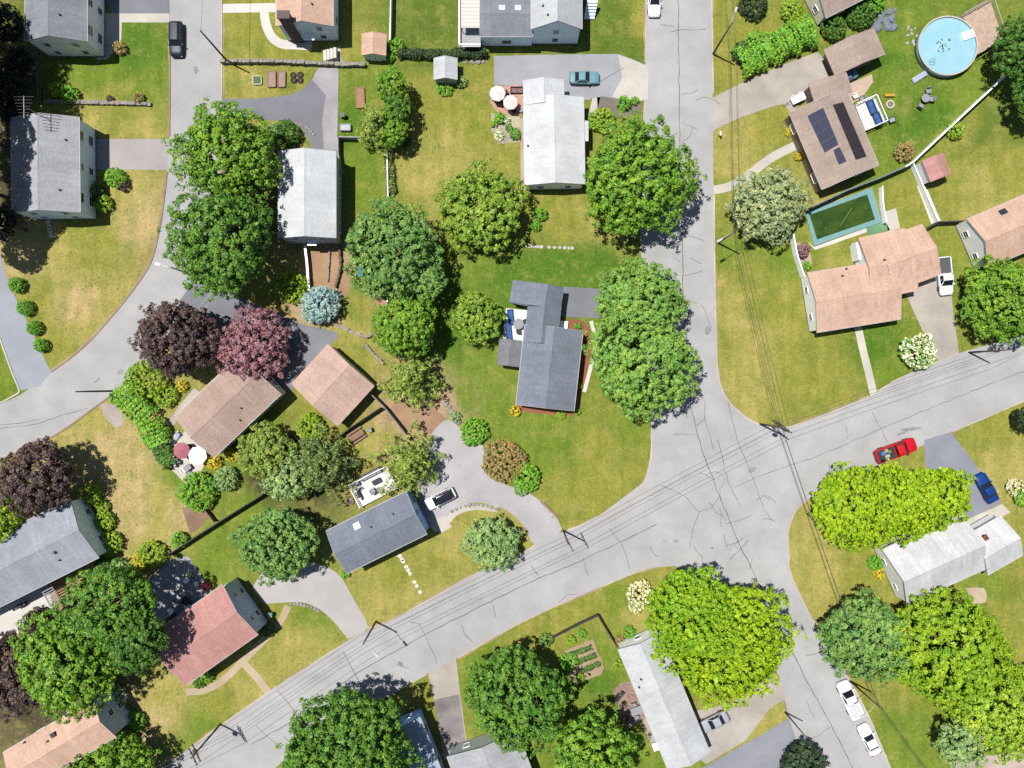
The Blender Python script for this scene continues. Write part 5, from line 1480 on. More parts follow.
fence([(338, 137), (357, 137.5), (379, 139)], 1.5, plain('fence_grey', (186, 188, 192), .8), 'grey fence across the top of the narrow lawn')
fence([(338, 137), (338, 152), (341, 172)], 1.5, plain('fence_grey', (186, 188, 192), .8), 'grey fence along the corner of the white-roofed two-storey house')
fence([(387, 146), (387.5, 170), (388, 196)], 1.4, FWHITE, 'thin white fence right of the narrow lawn', cap=.12)
fence([(305, 246), (307, 262), (309, 290)], 1.1, FWHITE, 'white handrail fence below the white-roofed two-storey house', cap=.3)
stone_wall([(340, 247), (341, 268), (336, 288)], .35, .8, FBRN, 'curved timber-coloured garden wall on the terraced slope', 'garden_wall')
stone_wall([(330, 252), (329, 268), (328, 282)], .25, .4, FSTONE, 'inner pale garden step wall on the terraced slope', 'garden_wall')
stone_wall([(389, 276), (389.5, 292), (389, 308)], .4, .9, FWHITE, 'pale retaining wall beside the earth bank under the blue-green tree', 'garden_wall')
stone_wall([(326, 320), (344, 328), (366, 337), (373, 333)], .4, .6, FSTONE, 'low stone wall right of the blue spruce')
stone_wall([(366, 345), (372, 352), (384, 364)], .4, .6, FSTONE, 'low stone wall left of the olive conifer')
fence([(371, 394), (385, 408), (400, 427), (411, 441)], 1.7, FGREY, 'grey wooden fence right of the detached garage')
fence([(380, 408), (350, 428), (320, 451)], 1.6, FDARK, 'dark wooden fence below the detached garage')
fence([(262, 495), (230, 515), (200, 534), (166, 556)], 1.7, FDARK, 'dark wooden fence between the straw lawn and the green lawn')
fence([(553, 638), (576, 626), (598, 615.5), (604, 626), (617, 647)], 1.2, FDARK, 'dark fence around two sides of the vegetable garden')
fence([(201, 506), (208, 514), (214, 522)], 1.1, FBRN, 'short brown gate fence beside the brown earth patch')
fence([(35, 44), (36.5, 70), (39, 100)], 1.3, FBRN, 'brown wooden fence in the shade between the left houses')
# ------------------------------------------------------------------ pools
root = empty('round_pool', P(947, 47), 'round above-ground swimming pool with pale turquoise water', 'swimming pool')
cp = P(948, 45.5, 1.3); off = Vector((cp.x, cp.y, 0)) - root.location
rad = 29.2 * S * .985
mb = MB(); mb.lathe([(rad - .02, 0), (rad + .02, 0), (rad + .02, 1.3), (rad - .02, 1.3), (rad - .02, 0)], off, 48, False); mb.build('pool_wall', plain('pool_wall_blue', (170, 205, 215), .4), root, True)
mb = MB(); mb.lathe([(rad - .08, 1.28), (rad + .12, 1.28), (rad + .12, 1.34), (rad - .08, 1.34), (rad - .08, 1.28)], off, 48, False); mb.build('rim', plain('pool_rim', (226, 214, 200), .5), root)
mb = MB(); mb.lathe([(rad - .03, .9), (rad - .03, 1.3), (rad - .07, 1.3), (rad - .07, .9)], off, 48, False); mb.build('liner', plain('pool_liner_turquoise', (60, 190, 205), .4), root)
mb = MB(); mb.prism([(off.x + (rad - .05) * math.cos(k * .1309), off.y + (rad - .05) * math.sin(k * .1309)) for k in range(48)], 1.1, 1.12); mb.build('water', watermat('pool_water', (170, 224, 242), (184, 232, 246), .1), root)
mb = MB(); rg = random.Random(3)
for k in range(26):
    q = P(943 + rg.gauss(0, 3.2), 47 + rg.gauss(0, 3.6), 1.12) - root.location; a0 = rg.uniform(0, 6); s_ = rg.uniform(.06, .22)
    mb.prism([(q.x + s_ * math.cos(a0 + t) * (1 if i % 2 else .45), q.y + s_ * math.sin(a0 + t) * (1 if i % 2 else .45)) for i, t in enumerate((0, 1.05, 2.1, 3.15, 4.2, 5.25))], 1.125, 1.135)
mb.build('cleaner_flecks', plain('cleaner_dark', (60, 90, 80), .6), root)  # dark flat flecks on the water stand in for the pool cleaner
mb = MB()
for s_ in (-.22, .22):
    q = P(931, 62, 1.3) - root.location; mb.tube([(q.x - .3, q.y + s_, 0), (q.x - .25, q.y + s_, 1.7), (q.x + .1, q.y + s_, 2.0), (q.x + .4, q.y + s_, 1.7), (q.x + .45, q.y + s_, 1.1)], .03, 6)
mb.build('ladder', RIM, root)
q = P(968, 35, 1.3) - root.location; mb = MB(); mb.box((q.x, q.y, 1.22), (1.7, 1.1, .3), R(20)); mb.box((q.x - .35, q.y - .1, 1.4), (1.0, .8, .12), R(20)); mb.build('pool_steps', FWHITE, root)
# deck beside it
dkp = [(961, 16), (990, 0), (1003, 39), (977, 55), (976, 40), (972, 28)]
root = empty('pool_deck', P(984, 28), 'brown wooden deck beside the round pool', 'deck')
pl = [tuple((P(*q_, 1.2) - root.location)[:2]) for q_ in dkp]
mb = MB(); mb.prism(pl, 1.06, 1.2); mb.build('deck_boards', plain('deck_brown', (214, 186, 166), .9, var=.25, scale=2), root)
mb = MB()
for a, b in ((0, 1), (1, 2), (2, 3)):
    A, B = Vector((*pl[a], 0)), Vector((*pl[b], 0)); n = max(2, int((B - A).length / .35)); an = math.atan2(B.y - A.y, B.x - A.x); c = (A + B) / 2
    mb.box((c.x, c.y, 2.12), ((B - A).length, .1, .08), an)
    for i in range(n + 1):
        p = A.lerp(B, i / n); mb.box((p.x, p.y, 1.64), (.06, .06, .88))
for p in pl[:4]: mb.box((p[0], p[1], .52), (.14, .14, 1.04))
mb.build('deck_railing', plain('rail_weathered', (206, 200, 192), .8), root)
# green pool
root = empty('garden_pool', P(844, 216), 'rectangular in-ground pool with murky green water', 'swimming pool')
outer = [(805.5, 213), (872, 187.5), (881.5, 222), (814, 246)]; inner = [(809.5, 215), (867, 194.5), (875, 219.5), (817, 239.5)]
o_ = [tuple((P(*q_, .1) - root.location)[:2]) for q_ in outer]; i_ = [tuple((P(*q_, .1) - root.location)[:2]) for q_ in inner]
mb = MB()
for k in range(4):
    j = (k + 1) % 4; mb.prism([o_[k], o_[j], i_[j], i_[k]], -.02, .14)
mb.build('coping', plain('pool_coping', (128, 180, 180), .6, var=.15), root)
mb = MB(); mb.prism(i_, .02, .05); mb.build('water', watermat('pool_water_green', (48, 80, 34), (84, 108, 46), .12, .35), root)
mb = MB(); a, b = (P(840, 226, .06) - root.location), (P(852, 208, .06) - root.location); mb.tube([a, b], .03, 5); mb.build('pool_pole', plain('pole_alu', (150, 190, 110), .4), root)
sheet('path', [(806, 240), (815, 250), (884, 226), (883, 222), (814, 247)], CONCW, .012)
sheet('patio', [(866, 226), (884, 219), (890, 230), (868, 238)], paving('pool_mat_green', (130, 176, 132), var=.12), .014)
# ------------------------------------------------------------------ garden furniture and small things
CUSH = plain('cushion_blue', (60, 110, 180), .9); DKF = plain('wicker_dark', (74, 74, 84), .9, var=.25); GRF = plain('furniture_grey', (170, 172, 178), .8); PKF = plain('umbrella_pink', (200, 120, 134), .9, var=.06); WHF = plain('umbrella_white', (248, 246, 242), .9, var=.04, k=1.4); CRF = plain('umbrella_cream', (250, 236, 232), .9, var=.05, k=1.8); NAVF = plain('cover_navy', (50, 86, 140), .85, var=.3); TIMB = plain('timber_bed', (176, 140, 118), .95, var=.25, scale=4); YELL = plain('paint_yellow', (220, 180, 40), .6); SOIL = plain('potting_soil', (110, 90, 76), .98, var=.4, scale=8); ROCKM = plain('rock_grey', (186, 180, 172), .95, var=.35, scale=4); ROCKB = plain('rock_blue_grey', (150, 156, 172), .95, var=.4, scale=4)
def umbrella(px, py, rpx, m, label, h=2.5, z0=0.0):
    b = P(px, py, h); b.z = z0
    root = empty('patio_umbrella', b, label, 'umbrella', random.uniform(0, 1))
    r_ = rpx * (H - h) / F; mb = MB()
    vs = [(0, 0, h - z0)] + [(r_ * math.cos(k * math.pi / 4), r_ * math.sin(k * math.pi / 4), h - z0 - .55) for k in range(8)] + [(0, 0, h - z0 - .03)] + [(r_ * math.cos(k * math.pi / 4), r_ * math.sin(k * math.pi / 4), h - z0 - .60) for k in range(8)]
    fs = [(0, k + 1, (k + 1) % 8 + 1) for k in range(8)] + [(9, (k + 1) % 8 + 10, k + 10) for k in range(8)] + [(k + 1, k + 10, (k + 1) % 8 + 10, (k + 1) % 8 + 1) for k in range(8)]
    mb.add(vs, fs).build('canopy', m, root)
    MB().tube([(0, 0, 0), (0, 0, h - z0 + .12)], .03, 8).build('pole', DARKM, root)
    MB().lathe([(.28, 0), (.28, .05), (.06, .1)], n=16).build('base', DARKM, root)
def chair(px, py, rz, m, label, z0=0.0, group=None, s=1.0):
    b = P(px, py, z0 + .5); b.z = z0
    root = empty('patio_chair', b, label, 'chair', R(rz), group)
    MB().box((0, 0, .44 * s), (.58 * s, .58 * s, .09)).build('seat', m, root)
    MB().box((-.29 * s, 0, .72 * s), (.08, .56 * s, .52 * s), 0, -.15).build('backrest', m, root)
    for sy in (-1, 1):
        MB().box((0, sy * .30 * s, .64 * s), (.5 * s, .06, .05)).build('armrest', m, root)
        for sx in (-1, 1): MB().box((sx * .25 * s, sy * .27 * s, .2 * s), (.05, .05, .4 * s)).build('leg', DARKM, root)
def table(px, py, w, d, rz, m, label, z0=0.0, round_=False, h=.72):
    b = P(px, py, z0 + h); b.z = z0
    root = empty('patio_table', b, label, 'table', R(rz))
    if round_: MB().lathe([(w / 2 - .04, h - .05), (w / 2, h - .03), (w / 2, h), (w / 2 - .03, h + .01)], n=20).build('tabletop', m, root)
    else: MB().box((0, 0, h - .02), (w, d, .05)).build('tabletop', m, root)
    for sx in (-1, 1):
        for sy in (-1, 1): MB().box((sx * w * .34, sy * d * .34, h / 2 - .025), (.06, .06, h - .05)).build('leg', DARKM, root)
def lounger(px, py, rz, L, W, frame, cush, label, z0=0.0, name='lounger', cat='lounger'):
    b = P(px, py, z0 + .4); b.z = z0
    root = empty(name, b, label, cat, R(rz))
    MB().box((0, 0, .24), (L, W, .1)).build('frame', frame, root)
    MB().box((-L * .12, 0, .35), (L * .72, W * .86, .12)).build('cushion', cush, root)
    MB().box((L * .36, 0, .5), (L * .3, W * .86, .12), 0, -.5).build('backrest', cush, root)
    for sx in (-1, 1):
        for sy in (-1, 1): MB().box((sx * L * .42, sy * W * .4, .1), (.06, .06, .19)).build('leg', frame, root)
def sofa(px, py, rz, L, m, cush, label, z0=0.0):
    b = P(px, py, z0 + .5); b.z = z0
    root = empty('garden_sofa', b, label, 'sofa', R(rz))
    MB().box((0, 0, .22), (L, .8, .4)).build('frame', m, root)
    MB().box((0, .36, .58), (L, .12, .36)).build('backrest', m, root)
    for s_ in (-1, 1): MB().box((s_ * (L / 2 - .07), -.06, .52), (.13, .7, .24)).build('armrest', m, root)
    n = max(2, int(L / .8))
    for i in range(n): MB().box(((i + .5) / n * (L - .3) - L / 2 + .15, -.05, .46), ((L - .3) / n - .04, .66, .12)).build('cushion', cush, root)
def planter(px, py, w, d, rz, m, fill, label, h=.35, name='raised_bed', cat='garden bed'):
    b = P(px, py, h); b.z = 0; root = empty(name, b, label, cat, R(rz)); mb = MB()
    for (x, y, a, e) in ((0, -d / 2, w, .12), (0, d / 2, w, .12), (-w / 2, 0, .12, d - .13), (w / 2, 0, .12, d - .13)): mb.box((x, y, h / 2), (a, e, h))
    mb.build('frame', m, root); mb = MB(); mb.box((0, 0, h * .42), (w - .13, d - .13, h * .84)); mb.build('soil', fill, root)
def grill(px, py, rz, label, z0=0.0):
    b = P(px, py, z0 + 1); b.z = z0; root = empty('barbecue_grill', b, label, 'grill', R(rz))
    MB().box((0, 0, .45), (.9, .5, .8)).build('cart', DARKM, root)
    mb = loft([-.42, -.3, 0, .3, .42], lambda x: [(-.27, .85), (-.24, 1.02), (-.1, 1.13), (.1, 1.13), (.24, 1.02), (.27, .85)]); mb.build('lid', plain('grill_black', (56, 56, 60), .35), root)
    for s_ in (-1, 1): MB().box((s_ * .62, 0, .84), (.34, .45, .04)).build('side_shelf', RIM, root)
def rocks(name, pts, m, label, group, seed=1, r0=.3, r1=.6):
    rng = random.Random(seed)
    for (x, y) in pts:
        r_ = rng.uniform(r0, r1); b = P(x, y); mb = MB(); n = 8; a0 = rng.uniform(0, 6)
        rad = [r_ * rng.uniform(.75, 1.1) for _ in range(n)]
        prof = [(1.0, -.1), (1.05, r_ * .25), (.8, r_ * .6), (.35, r_ * .78)]
        vs = [(rad[k] * f * math.cos(a0 + k * 6.283 / n), rad[k] * f * math.sin(a0 + k * 6.283 / n), z + (rng.uniform(-.05, .05) if z > 0 else 0)) for f, z in prof for k in range(n)]
        fs = [(i * n + k, i * n + (k + 1) % n, (i + 1) * n + (k + 1) % n, (i + 1) * n + k) for i in range(3) for k in range(n)] + [tuple(3 * n + k for k in range(n))]
        tag(mb.add(vs, fs).build(name, m, None, loc=b), label, 'rock', group)

umbrella(180, 451, 8.6, PKF, 'pink octagonal patio umbrella left of the white one'); umbrella(196, 456, 9.6, WHF, 'white octagonal patio umbrella at the corner of the brown roof')
umbrella(497.5, 92, 8.2, CRF, 'cream patio umbrella at the outer edge of the pink patio'); umbrella(510.5, 101, 7.6, CRF, 'cream patio umbrella close to the long white roof')
lounger(174.5, 438, 48, 2.0, .8, WHITE, plain('cushion_lilac', (206, 206, 232), .8), 'white lounger above the pink patio umbrella')
for x, y, a, lab in ((184, 470, 40, 'white patio chair below the pink umbrella'), (189.5, 474, 130, 'grey patio chair at the lower end of the cream patio'), (190, 447, 10, 'dark chair between the pink and the white umbrella')):
    chair(x, y, a, WHITE if 'white patio' in lab else GRF if 'grey' in lab else DKF, lab)
table(187, 468, 1.1, .8, 40, GRF, 'small table below the pink and white umbrellas')
# furnished white deck
sofa(371, 474, 27, 3.2, DKF, GRF, 'long grey sofa on the white deck of the blue-sided house', .6); table(376.5, 481.5, 1.3, .7, 27, DKF, 'dark coffee table on the furnished white deck', .6, h=.45)
chair(372.5, 491, 120, GRF, 'grey armchair at the house side of the furnished white deck', .6, s=1.2); chair(380, 489.5, 100, GRF, 'second grey armchair nearer the pine on the furnished deck', .6, s=1.2); chair(356.5, 483.5, -60, GRF, 'armchair at the left corner of the furnished deck', .6, s=1.2)
grill(357.5, 495, 117, 'black barbecue grill at the left end of the furnished deck', .6)
def ring(name, px, py, r_, m, fill, label, cat, h=.35):
    b = P(px, py); root = empty(name, b, label, cat)
    MB().lathe([(r_ * .7, 0), (r_, 0), (r_, h), (r_ * .7, h), (r_ * .7, 0)], n=18, close=False).build('stone_ring', m, root)
    MB().lathe([(r_ * .72, 0), (r_ * .72, h * .4), (.02, h * .5)], n=14).build('ash', fill, root)
ring('fire_pit', 350.5, 501, .55, plain('fire_ring_rust', (160, 130, 120), .9), DARKM, 'round fire pit left of the furnished white deck', 'fire pit')
ring('fire_pit', 889.5, 105, .62, plain('fire_ring_pale', (236, 226, 200), .9), plain('ash_grey', (150, 140, 130), .9), 'pale stone fire pit on the lawn by the white raised deck', 'fire pit', .3)
# deck of the slate-roofed house
table(518.5, 324, 1.5, 1.5, 0, GRF, 'round grey table on the notched white deck', .5, True)
for a, lab in ((20, 'dark chair at the upper side of the round deck table'), (-35, 'dark chair at the right side of the round deck table'), (-90, 'dark chair at the lower side of the round deck table')):
    q = (518.5 + 7.2 * math.cos(R(a)), 324 - 7.2 * math.sin(R(a))); chair(*q, a + 180, DKF, lab, .5)
sofa(510.5, 317, 96, 2.2, NAVF, CUSH, 'upper navy sofa along the outer edge of the notched deck', .5); sofa(508.5, 331, 96, 2.4, NAVF, CUSH, 'lower navy sofa along the outer edge of the notched deck', .5)
sofa(517, 90, 0, 1.9, DKF, plain('cushion_rose', (150, 120, 120), .9), 'dark bench by the wall on the pink patio'); chair(493, 97, 20, DKF, 'dark chair at the left of the outer cream umbrella'); table(501.5, 100, 1.3, 1.0, 0, DKF, 'dark table between the two cream umbrellas'); chair(505, 93, 200, DKF, 'dark chair between the cream umbrellas'); chair(514, 111, 100, DKF, 'dark chair below the inner cream umbrella'); chair(521, 110, 150, GRF, 'grey chair against the long white-roofed house')
# brown patio of the pale grey-roofed house
grill(618, 699, 55, 'dark covered grill at the left edge of the brown patio'); chair(622, 694, -40, DKF, 'dark chair above the grill on the brown patio'); table(636.5, 711, 1.7, 1.1, 20, GRF, 'grey table on the brown patio')
for x, y, a, lab in ((634, 705, -70, 'grey chair above the grey patio table'), (644, 711, 190, 'grey chair right of the grey patio table'), (637, 718, 100, 'grey chair below the grey patio table'), (626, 719, 60, 'dark reddish chair at the lower corner of the brown patio')):
    chair(x, y, a, GRF if 'grey' in lab[:5] else plain('chair_maroon', (120, 70, 84), .8), lab)
# yard of the solar house
root = empty('raised_deck', P(870, 114), 'white raised deck with blue cushions at the solar panel house', 'deck')
pl = [tuple((P(*q_, .7) - root.location)[:2]) for q_ in ((855, 105), (874.5, 96.5), (885.5, 122), (865.5, 131))]
MB().prism(pl, .55, .7).build('deck_boards', plain('deck_white', (240, 240, 240), .7, var=.05), root)
mb = MB()
for p in pl: mb.box((p[0] * .93, p[1] * .93, .27), (.14, .14, .54))
mb.build('support', FGREY, root); mb = MB()
for a, b in ((0, 1), (1, 2), (2, 3)):
    A, B = Vector((*pl[a], 1.5)), Vector((*pl[b], 1.5)); mb.tube([A, B], .06, 6)
    for i in range(9): p = A.lerp(B, i / 8); mb.box((p.x, p.y, 1.1), (.06, .06, .8))
mb.build('deck_railing', WHITE, root)
sofa(872, 107, -68, 2.0, NAVF, CUSH, 'upper blue sofa on the white raised deck', .7); sofa(878, 119, -68, 1.9, NAVF, CUSH, 'lower blue sofa on the white raised deck', .7)
chair(855, 96, -60, WHITE, 'white chair on the sandy patio next to the raised deck'); chair(862, 98, 200, GRF, 'grey chair on the sandy patio beside the blue sofa')
lounger(919.5, 77, 32, 2.1, .8, plain('lounger_white', (240, 242, 248), .6), plain('lounger_stripe', (196, 206, 236), .8), 'white lounger on the lawn below the round pool')
table(926, 98, 1.2, 1.2, 30, GRF, 'grey table on the lawn below the round pool', round_=True)
for x, y, a, lab in ((928, 91, -80, 'grey chair above the lawn table'), (931, 99, 170, 'grey chair right of the lawn table'), (920.5, 106, 60, 'pale chair left below the lawn table')): chair(x, y, a, GRF, lab, s=1.15)
mb = MB(); mb.box((0, 0, .4), (1.4, .38, .06))
root = empty('garden_bench', P(888.5, 96), 'yellow bench by the pale fire pit', 'bench'); mb.build('seat', YELL, root)
for s_ in (-1, 1): MB().box((s_ * .55, 0, .185), (.06, .34, .37)).build('leg', YELL, root)
planter(892.5, 119.5, .9, .7, 20, plain('tub_dark', (70, 84, 84), .6), plain('tub_fill', (170, 190, 196), .6), 'dark tub on the lawn beside the raised deck', .5, 'garden_tub', 'tub')
# white trailer at the house end of the gravel driveway
p = P(796, 100); root = empty('utility_trailer', p, 'small white trailer at the house end of the gravel driveway', 'trailer', R(25))
MB().box((0, 0, .62), (1.9, 1.1, .14)).build('bed', WHITE, root); mb = MB(); mb.box((0, .57, .85), (1.9, .05, .3)); mb.box((0, -.57, .85), (1.9, .05, .3)); mb.box((.95, 0, .85), (.05, 1.0, .3)); mb.build('side_panel', WHITE, root)
MB().tube([(-1.2, 0, .55), (-2.2, 0, .5)], .05, 6).build('drawbar', DARKM, root)
for s_ in (-1, 1): MB().tube([(.2, s_ * .6, .3), (.2, s_ * .78, .3)], .3, 16).build('wheel', TYRE, root)
# vegetable plots, tyres, boxes by the dark driveway
planter(271.5, 79, 1.15, 2.2, 1, TIMB, plain('bed_soil_pink', (190, 160, 148), .98, var=.3, scale=6), 'left one of the two brown raised beds on the small lawn'); planter(281.5, 79, 1.0, 2.2, -1, TIMB, plain('bed_soil_pink', (190, 160, 148), .98, var=.3, scale=6), 'right one of the two brown raised beds on the small lawn')
planter(257, 80, 1.2, 1.2, 2, plain('box_cream', (230, 226, 196), .8), plain('seedling_green', (110, 130, 90), .9, var=.5, scale=6), 'cream-framed square seedling box beside the raised beds', .3)
planter(360, 97.5, 1.2, 2.9, 2, plain('bed_rust', (184, 130, 100), .9), plain('bed_soil_warm', (190, 150, 120), .98, var=.3, scale=6), 'long rust-framed raised bed on the lawn left of the column of trees')
for x, y, w_ in ((293.5, 75.5, 'upper left'), (300.5, 75, 'upper right'), (294, 80.5, 'lower left'), (300.5, 80.5, 'lower right')):
    b = P(x, y); mb = MB(); mb.lathe([(.27, 0), (.42, .02), (.46, .1), (.42, .2), (.27, .21), (.24, .12), (.27, 0)], n=18, close=False)
    root = empty('tyre_planter', b, w_ + ' one of four black tyre planters on the small lawn', 'tyre', group='tyre planters'); mb.build('tyre', TYRE, root, True); MB().lathe([(.26, .02), (.26, .12), (.02, .14)], n=12).build('soil', SOIL, root)
def bin_(px, py, m, lid, label, rz=0):
    b = P(px, py); root = empty('wheelie_bin', b, label, 'bin', R(rz)); mb = MB()
    vs = [(x * s, y * s, z) for z, s in ((.12, .8), (1.0, 1.0)) for x, y in ((-.28, -.28), (.28, -.28), (.28, .28), (-.28, .28))]
    mb.add(vs, [(3, 2, 1, 0), (0, 1, 5, 4), (1, 2, 6, 5), (2, 3, 7, 6), (3, 0, 4, 7), (4, 5, 6, 7)]); mb.build('bin_body', m, root)
    MB().box((0, 0, 1.04), (.62, .64, .07), 0, .06).build('lid', lid, root)
    for s_ in (-1, 1): MB().tube([(-.22, s_ * .24, .11), (-.22, s_ * .3, .11)], .11, 10).build('wheel', TYRE, root)
TEALB = plain('bin_teal', (90, 150, 140), .6)
bin_(344, 117, DKF, DARKM, 'dark bin on the lawn left of the olive pine'); bin_(986, 522, TEALB, TEALB, 'teal bin beside the mottled white-roofed house'); bin_(991, 522, WHITE, WHITE, 'white bin next to the teal bin'); bin_(272, 613, TEALB, TEALB, 'teal bin at the gable corner of the red-roofed house')
planter(345, 127, 1.5, .9, 0, GRF, plain('lid_grey', (200, 204, 210), .6), 'grey storage box at the top of the narrow lawn', .6, 'storage_box', 'box')
# picnic table on the dry lawn
b = P(357, 435.5); root = empty('picnic_table', b, 'brown picnic table on the dry lawn below the dark fence', 'picnic table', R(33))
mb = MB(); [mb.box((0, y, .74), (2.4, .17, .05)) for y in (-.3, -.1, .1, .3)]; mb.build('tabletop', TIMB, root)
for s_ in (-1, 1): MB().box((0, s_ * .72, .44), (2.4, .27, .05)).build('seat', TIMB, root)
for s_ in (-1, 1):
    mb = MB(); mb.tube([(s_ * .85, -.75, 0), (s_ * .85, -.2, .7)], .05, 5); mb.tube([(s_ * .85, .75, 0), (s_ * .85, .2, .7)], .05, 5); mb.tube([(s_ * .85, -.8, .4), (s_ * .85, .8, .4)], .045, 5); mb.build('leg', TIMB, root)
chair(369.5, 430, 200, GRF, 'grey garden chair right of the picnic table')
# blue and white garden slide
b = P(361, 266); root = empty('toy_slide', b, 'blue and white toy slide on the terraced lawn', 'slide', R(-92))
mb = MB(); mb.add([(.1, -.38, 1.0), (.1, .38, 1.0), (1.5, .38, .2), (1.5, -.38, .2), (.1, -.38, .92), (.1, .38, .92), (1.5, .38, .12), (1.5, -.38, .12)], [(0, 3, 2, 1), (4, 5, 6, 7), (0, 4, 7, 3), (1, 2, 6, 5), (2, 3, 7, 6), (0, 1, 5, 4)]); mb.build('chute', plain('slide_blue', (110, 180, 235), .5), root)
MB().box((-.45, 0, .96), (1.05, .8, .1)).build('platform', plain('slide_pale', (206, 232, 248), .5), root); mb = MB()
for sx in (-.9, 0): [mb.box((sx, sy * .34, .45), (.08, .08, .9)) for sy in (-1, 1)]
mb.build('ladder', plain('slide_pale', (206, 232, 248), .5), root)
# concrete steps at the top of the dark driveway
b = P(331, 56); root = empty('garden_steps', b, 'white concrete steps between the upper lawn and dark driveway', 'steps')
for i in range(4): MB().box((-.85 + i * .55, 0, .12 + .16 * i), (.42, 1.5, .24 + .32 * i)).build('step', CONCW, root)
# pergola beside the white patio
b = P(49, 592, 2.2); b.z = 0; root = empty('pergola', b, 'grey slatted pergola beside the white patio', 'pergola', R(28)); mb = MB()
for i in range(11): mb.box((0, -1.9 + i * .38, 2.3), (1.7, .14, .06))
mb.build('roof_slat', GRF, root); mb = MB(); [mb.box((s_ * .75, 0, 2.2), (.1, 4.0, .12)) for s_ in (-1, 1)]; mb.build('beam', GRF, root)
for sx in (-1, 1):
    for sy in (-1, 1): MB().box((sx * .75, sy * 1.8, 1.07), (.12, .12, 2.14)).build('post', GRF, root)
grill(19, 606, 30, 'dark grill under the eave beside the white patio')
# shaded grey patio
for x, y, a, lab in ((187, 580, 40, 'white chair on the grey patio nearest the pale flowers'), (171, 611, 120, 'white chair on the shaded grey patio near the tall trees'), (196, 584, 200, 'white chair on the grey patio near the red flowers'), (188, 606, 20, 'pale chair against the red roof on the shaded patio')): chair(x, y, a, WHITE, lab)
table(186, 601, 1.3, 1.3, 0, DKF, 'dark round table on the shaded grey patio', round_=True)
# mail box, boulders
b = P(718.5, 136); root = empty('mailbox', b, 'small white mailbox on a post beside the right street', 'mailbox', R(90)); MB().box((0, 0, .52), (.1, .1, 1.04)).build('post', FGREY, root)
loft([-.28, -.26, .26, .28], lambda x: [(-.1, 1.05), (-.1, 1.2), (-.05, 1.27), (.05, 1.27), (.1, 1.2), (.1, 1.05)]).build('box', WHITE, root)
rr = random.Random(5)
rocks('rock', [(884 + rr.uniform(-11, 11), 19 + rr.uniform(-9, 10)) for _ in range(38)], ROCKB, 'bluish grey rock in the heap left of the round pool', 'bluish rock heap', 2, .25, .6)
rocks('boulder', [(449, 408), (452, 412), (456, 416), (458, 421), (446, 404)], ROCKM, 'pale boulder at the upper end of the worn driveway', 'boulders above the worn driveway', 3, .4, .7)
rocks('rock', [(291 + i * 3.4, 603.5 + (i * i) * .11) for i in range(9)], ROCKM, 'pale edging stone around the lawn by the pale driveway', 'edging stones by the pale driveway', 4, .2, .34)
rocks('rock', [(452 + i * 4.4, 511 - 6.5 * math.sin(i * .28)) for i in range(11)], ROCKM, 'pale edging stone along the worn driveway lawn', 'edging stones by the worn driveway', 5, .18, .34)
rocks('rock', [(296 + i * 2.2, 124 + i * i * .16) for i in range(9)], ROCKM, 'pale stone edging the dark driveway curve', 'stones along the dark driveway', 6, .18, .36)
rocks('rock', [(468 + rr.uniform(-4, 20), 60 + rr.uniform(-4, 3)) for _ in range(9)] + [(461, 70), (463, 77), (460, 84)], ROCKM, 'stone in the border beside the white-roofed shed', 'stones by the white-roofed shed', 7, .2, .4)
rocks('rock', [(911 + rr.uniform(-4, 6), 33 + rr.uniform(-7, 12)) for _ in range(12)], plain('rock_pale', (220, 214, 206), .95, var=.3), 'pale stone on the grass at the rim of the round pool', 'pale stones by the round pool', 8, .15, .32)
rocks('rock', [(543 + i * 3.0, 502.5 + i * 4.3) for i in range(4)], plain('rock_pale', (220, 214, 206), .95, var=.3), 'pale edging stone at the corner of the worn driveway', 'stones at the worn driveway mouth', 9, .2, .4)
rocks('rock', [(493 + rr.uniform(0, 26), 116 + rr.uniform(0, 27)) for _ in range(26)], plain('rock_pale', (220, 214, 206), .95, var=.3), 'pale stone in the pebble bed left of the long white roof', 'stones in the pebble bed', 10, .12, .3)
b = P(549, 509, .4); b.z = 0; root = empty('timber_sign_wall', b, 'pale timber edging beam on the corner lawn', 'edging', R(-42)); root.name = 'edging_beam'; MB().box((0, 0, .16), (3.0, .35, .32)).build('beam', TIMB, root)
# vegetable rows
for k, (a, c) in enumerate((((570, 655), (592, 647)), ((576, 663), (596, 655)), ((580, 672), (600, 663)))):
    hedge([a, c], 3.0, .35, L_DEEP, ['upper', 'middle', 'lower'][k] + ' leafy row in the vegetable garden', 'vegetable_row', 'vegetable row', .3)
sheet('patio', [(955, 758), (1030, 752), (1040, 790), (950, 790)], paving('patio_rosy', (220, 200, 190), var=.15), .012)
sheet('patio', smooth_px([(966, 588), (984, 588), (986, 602), (972, 604)], 2), paving('patio_sandy', (216, 196, 170), var=.2), .012)

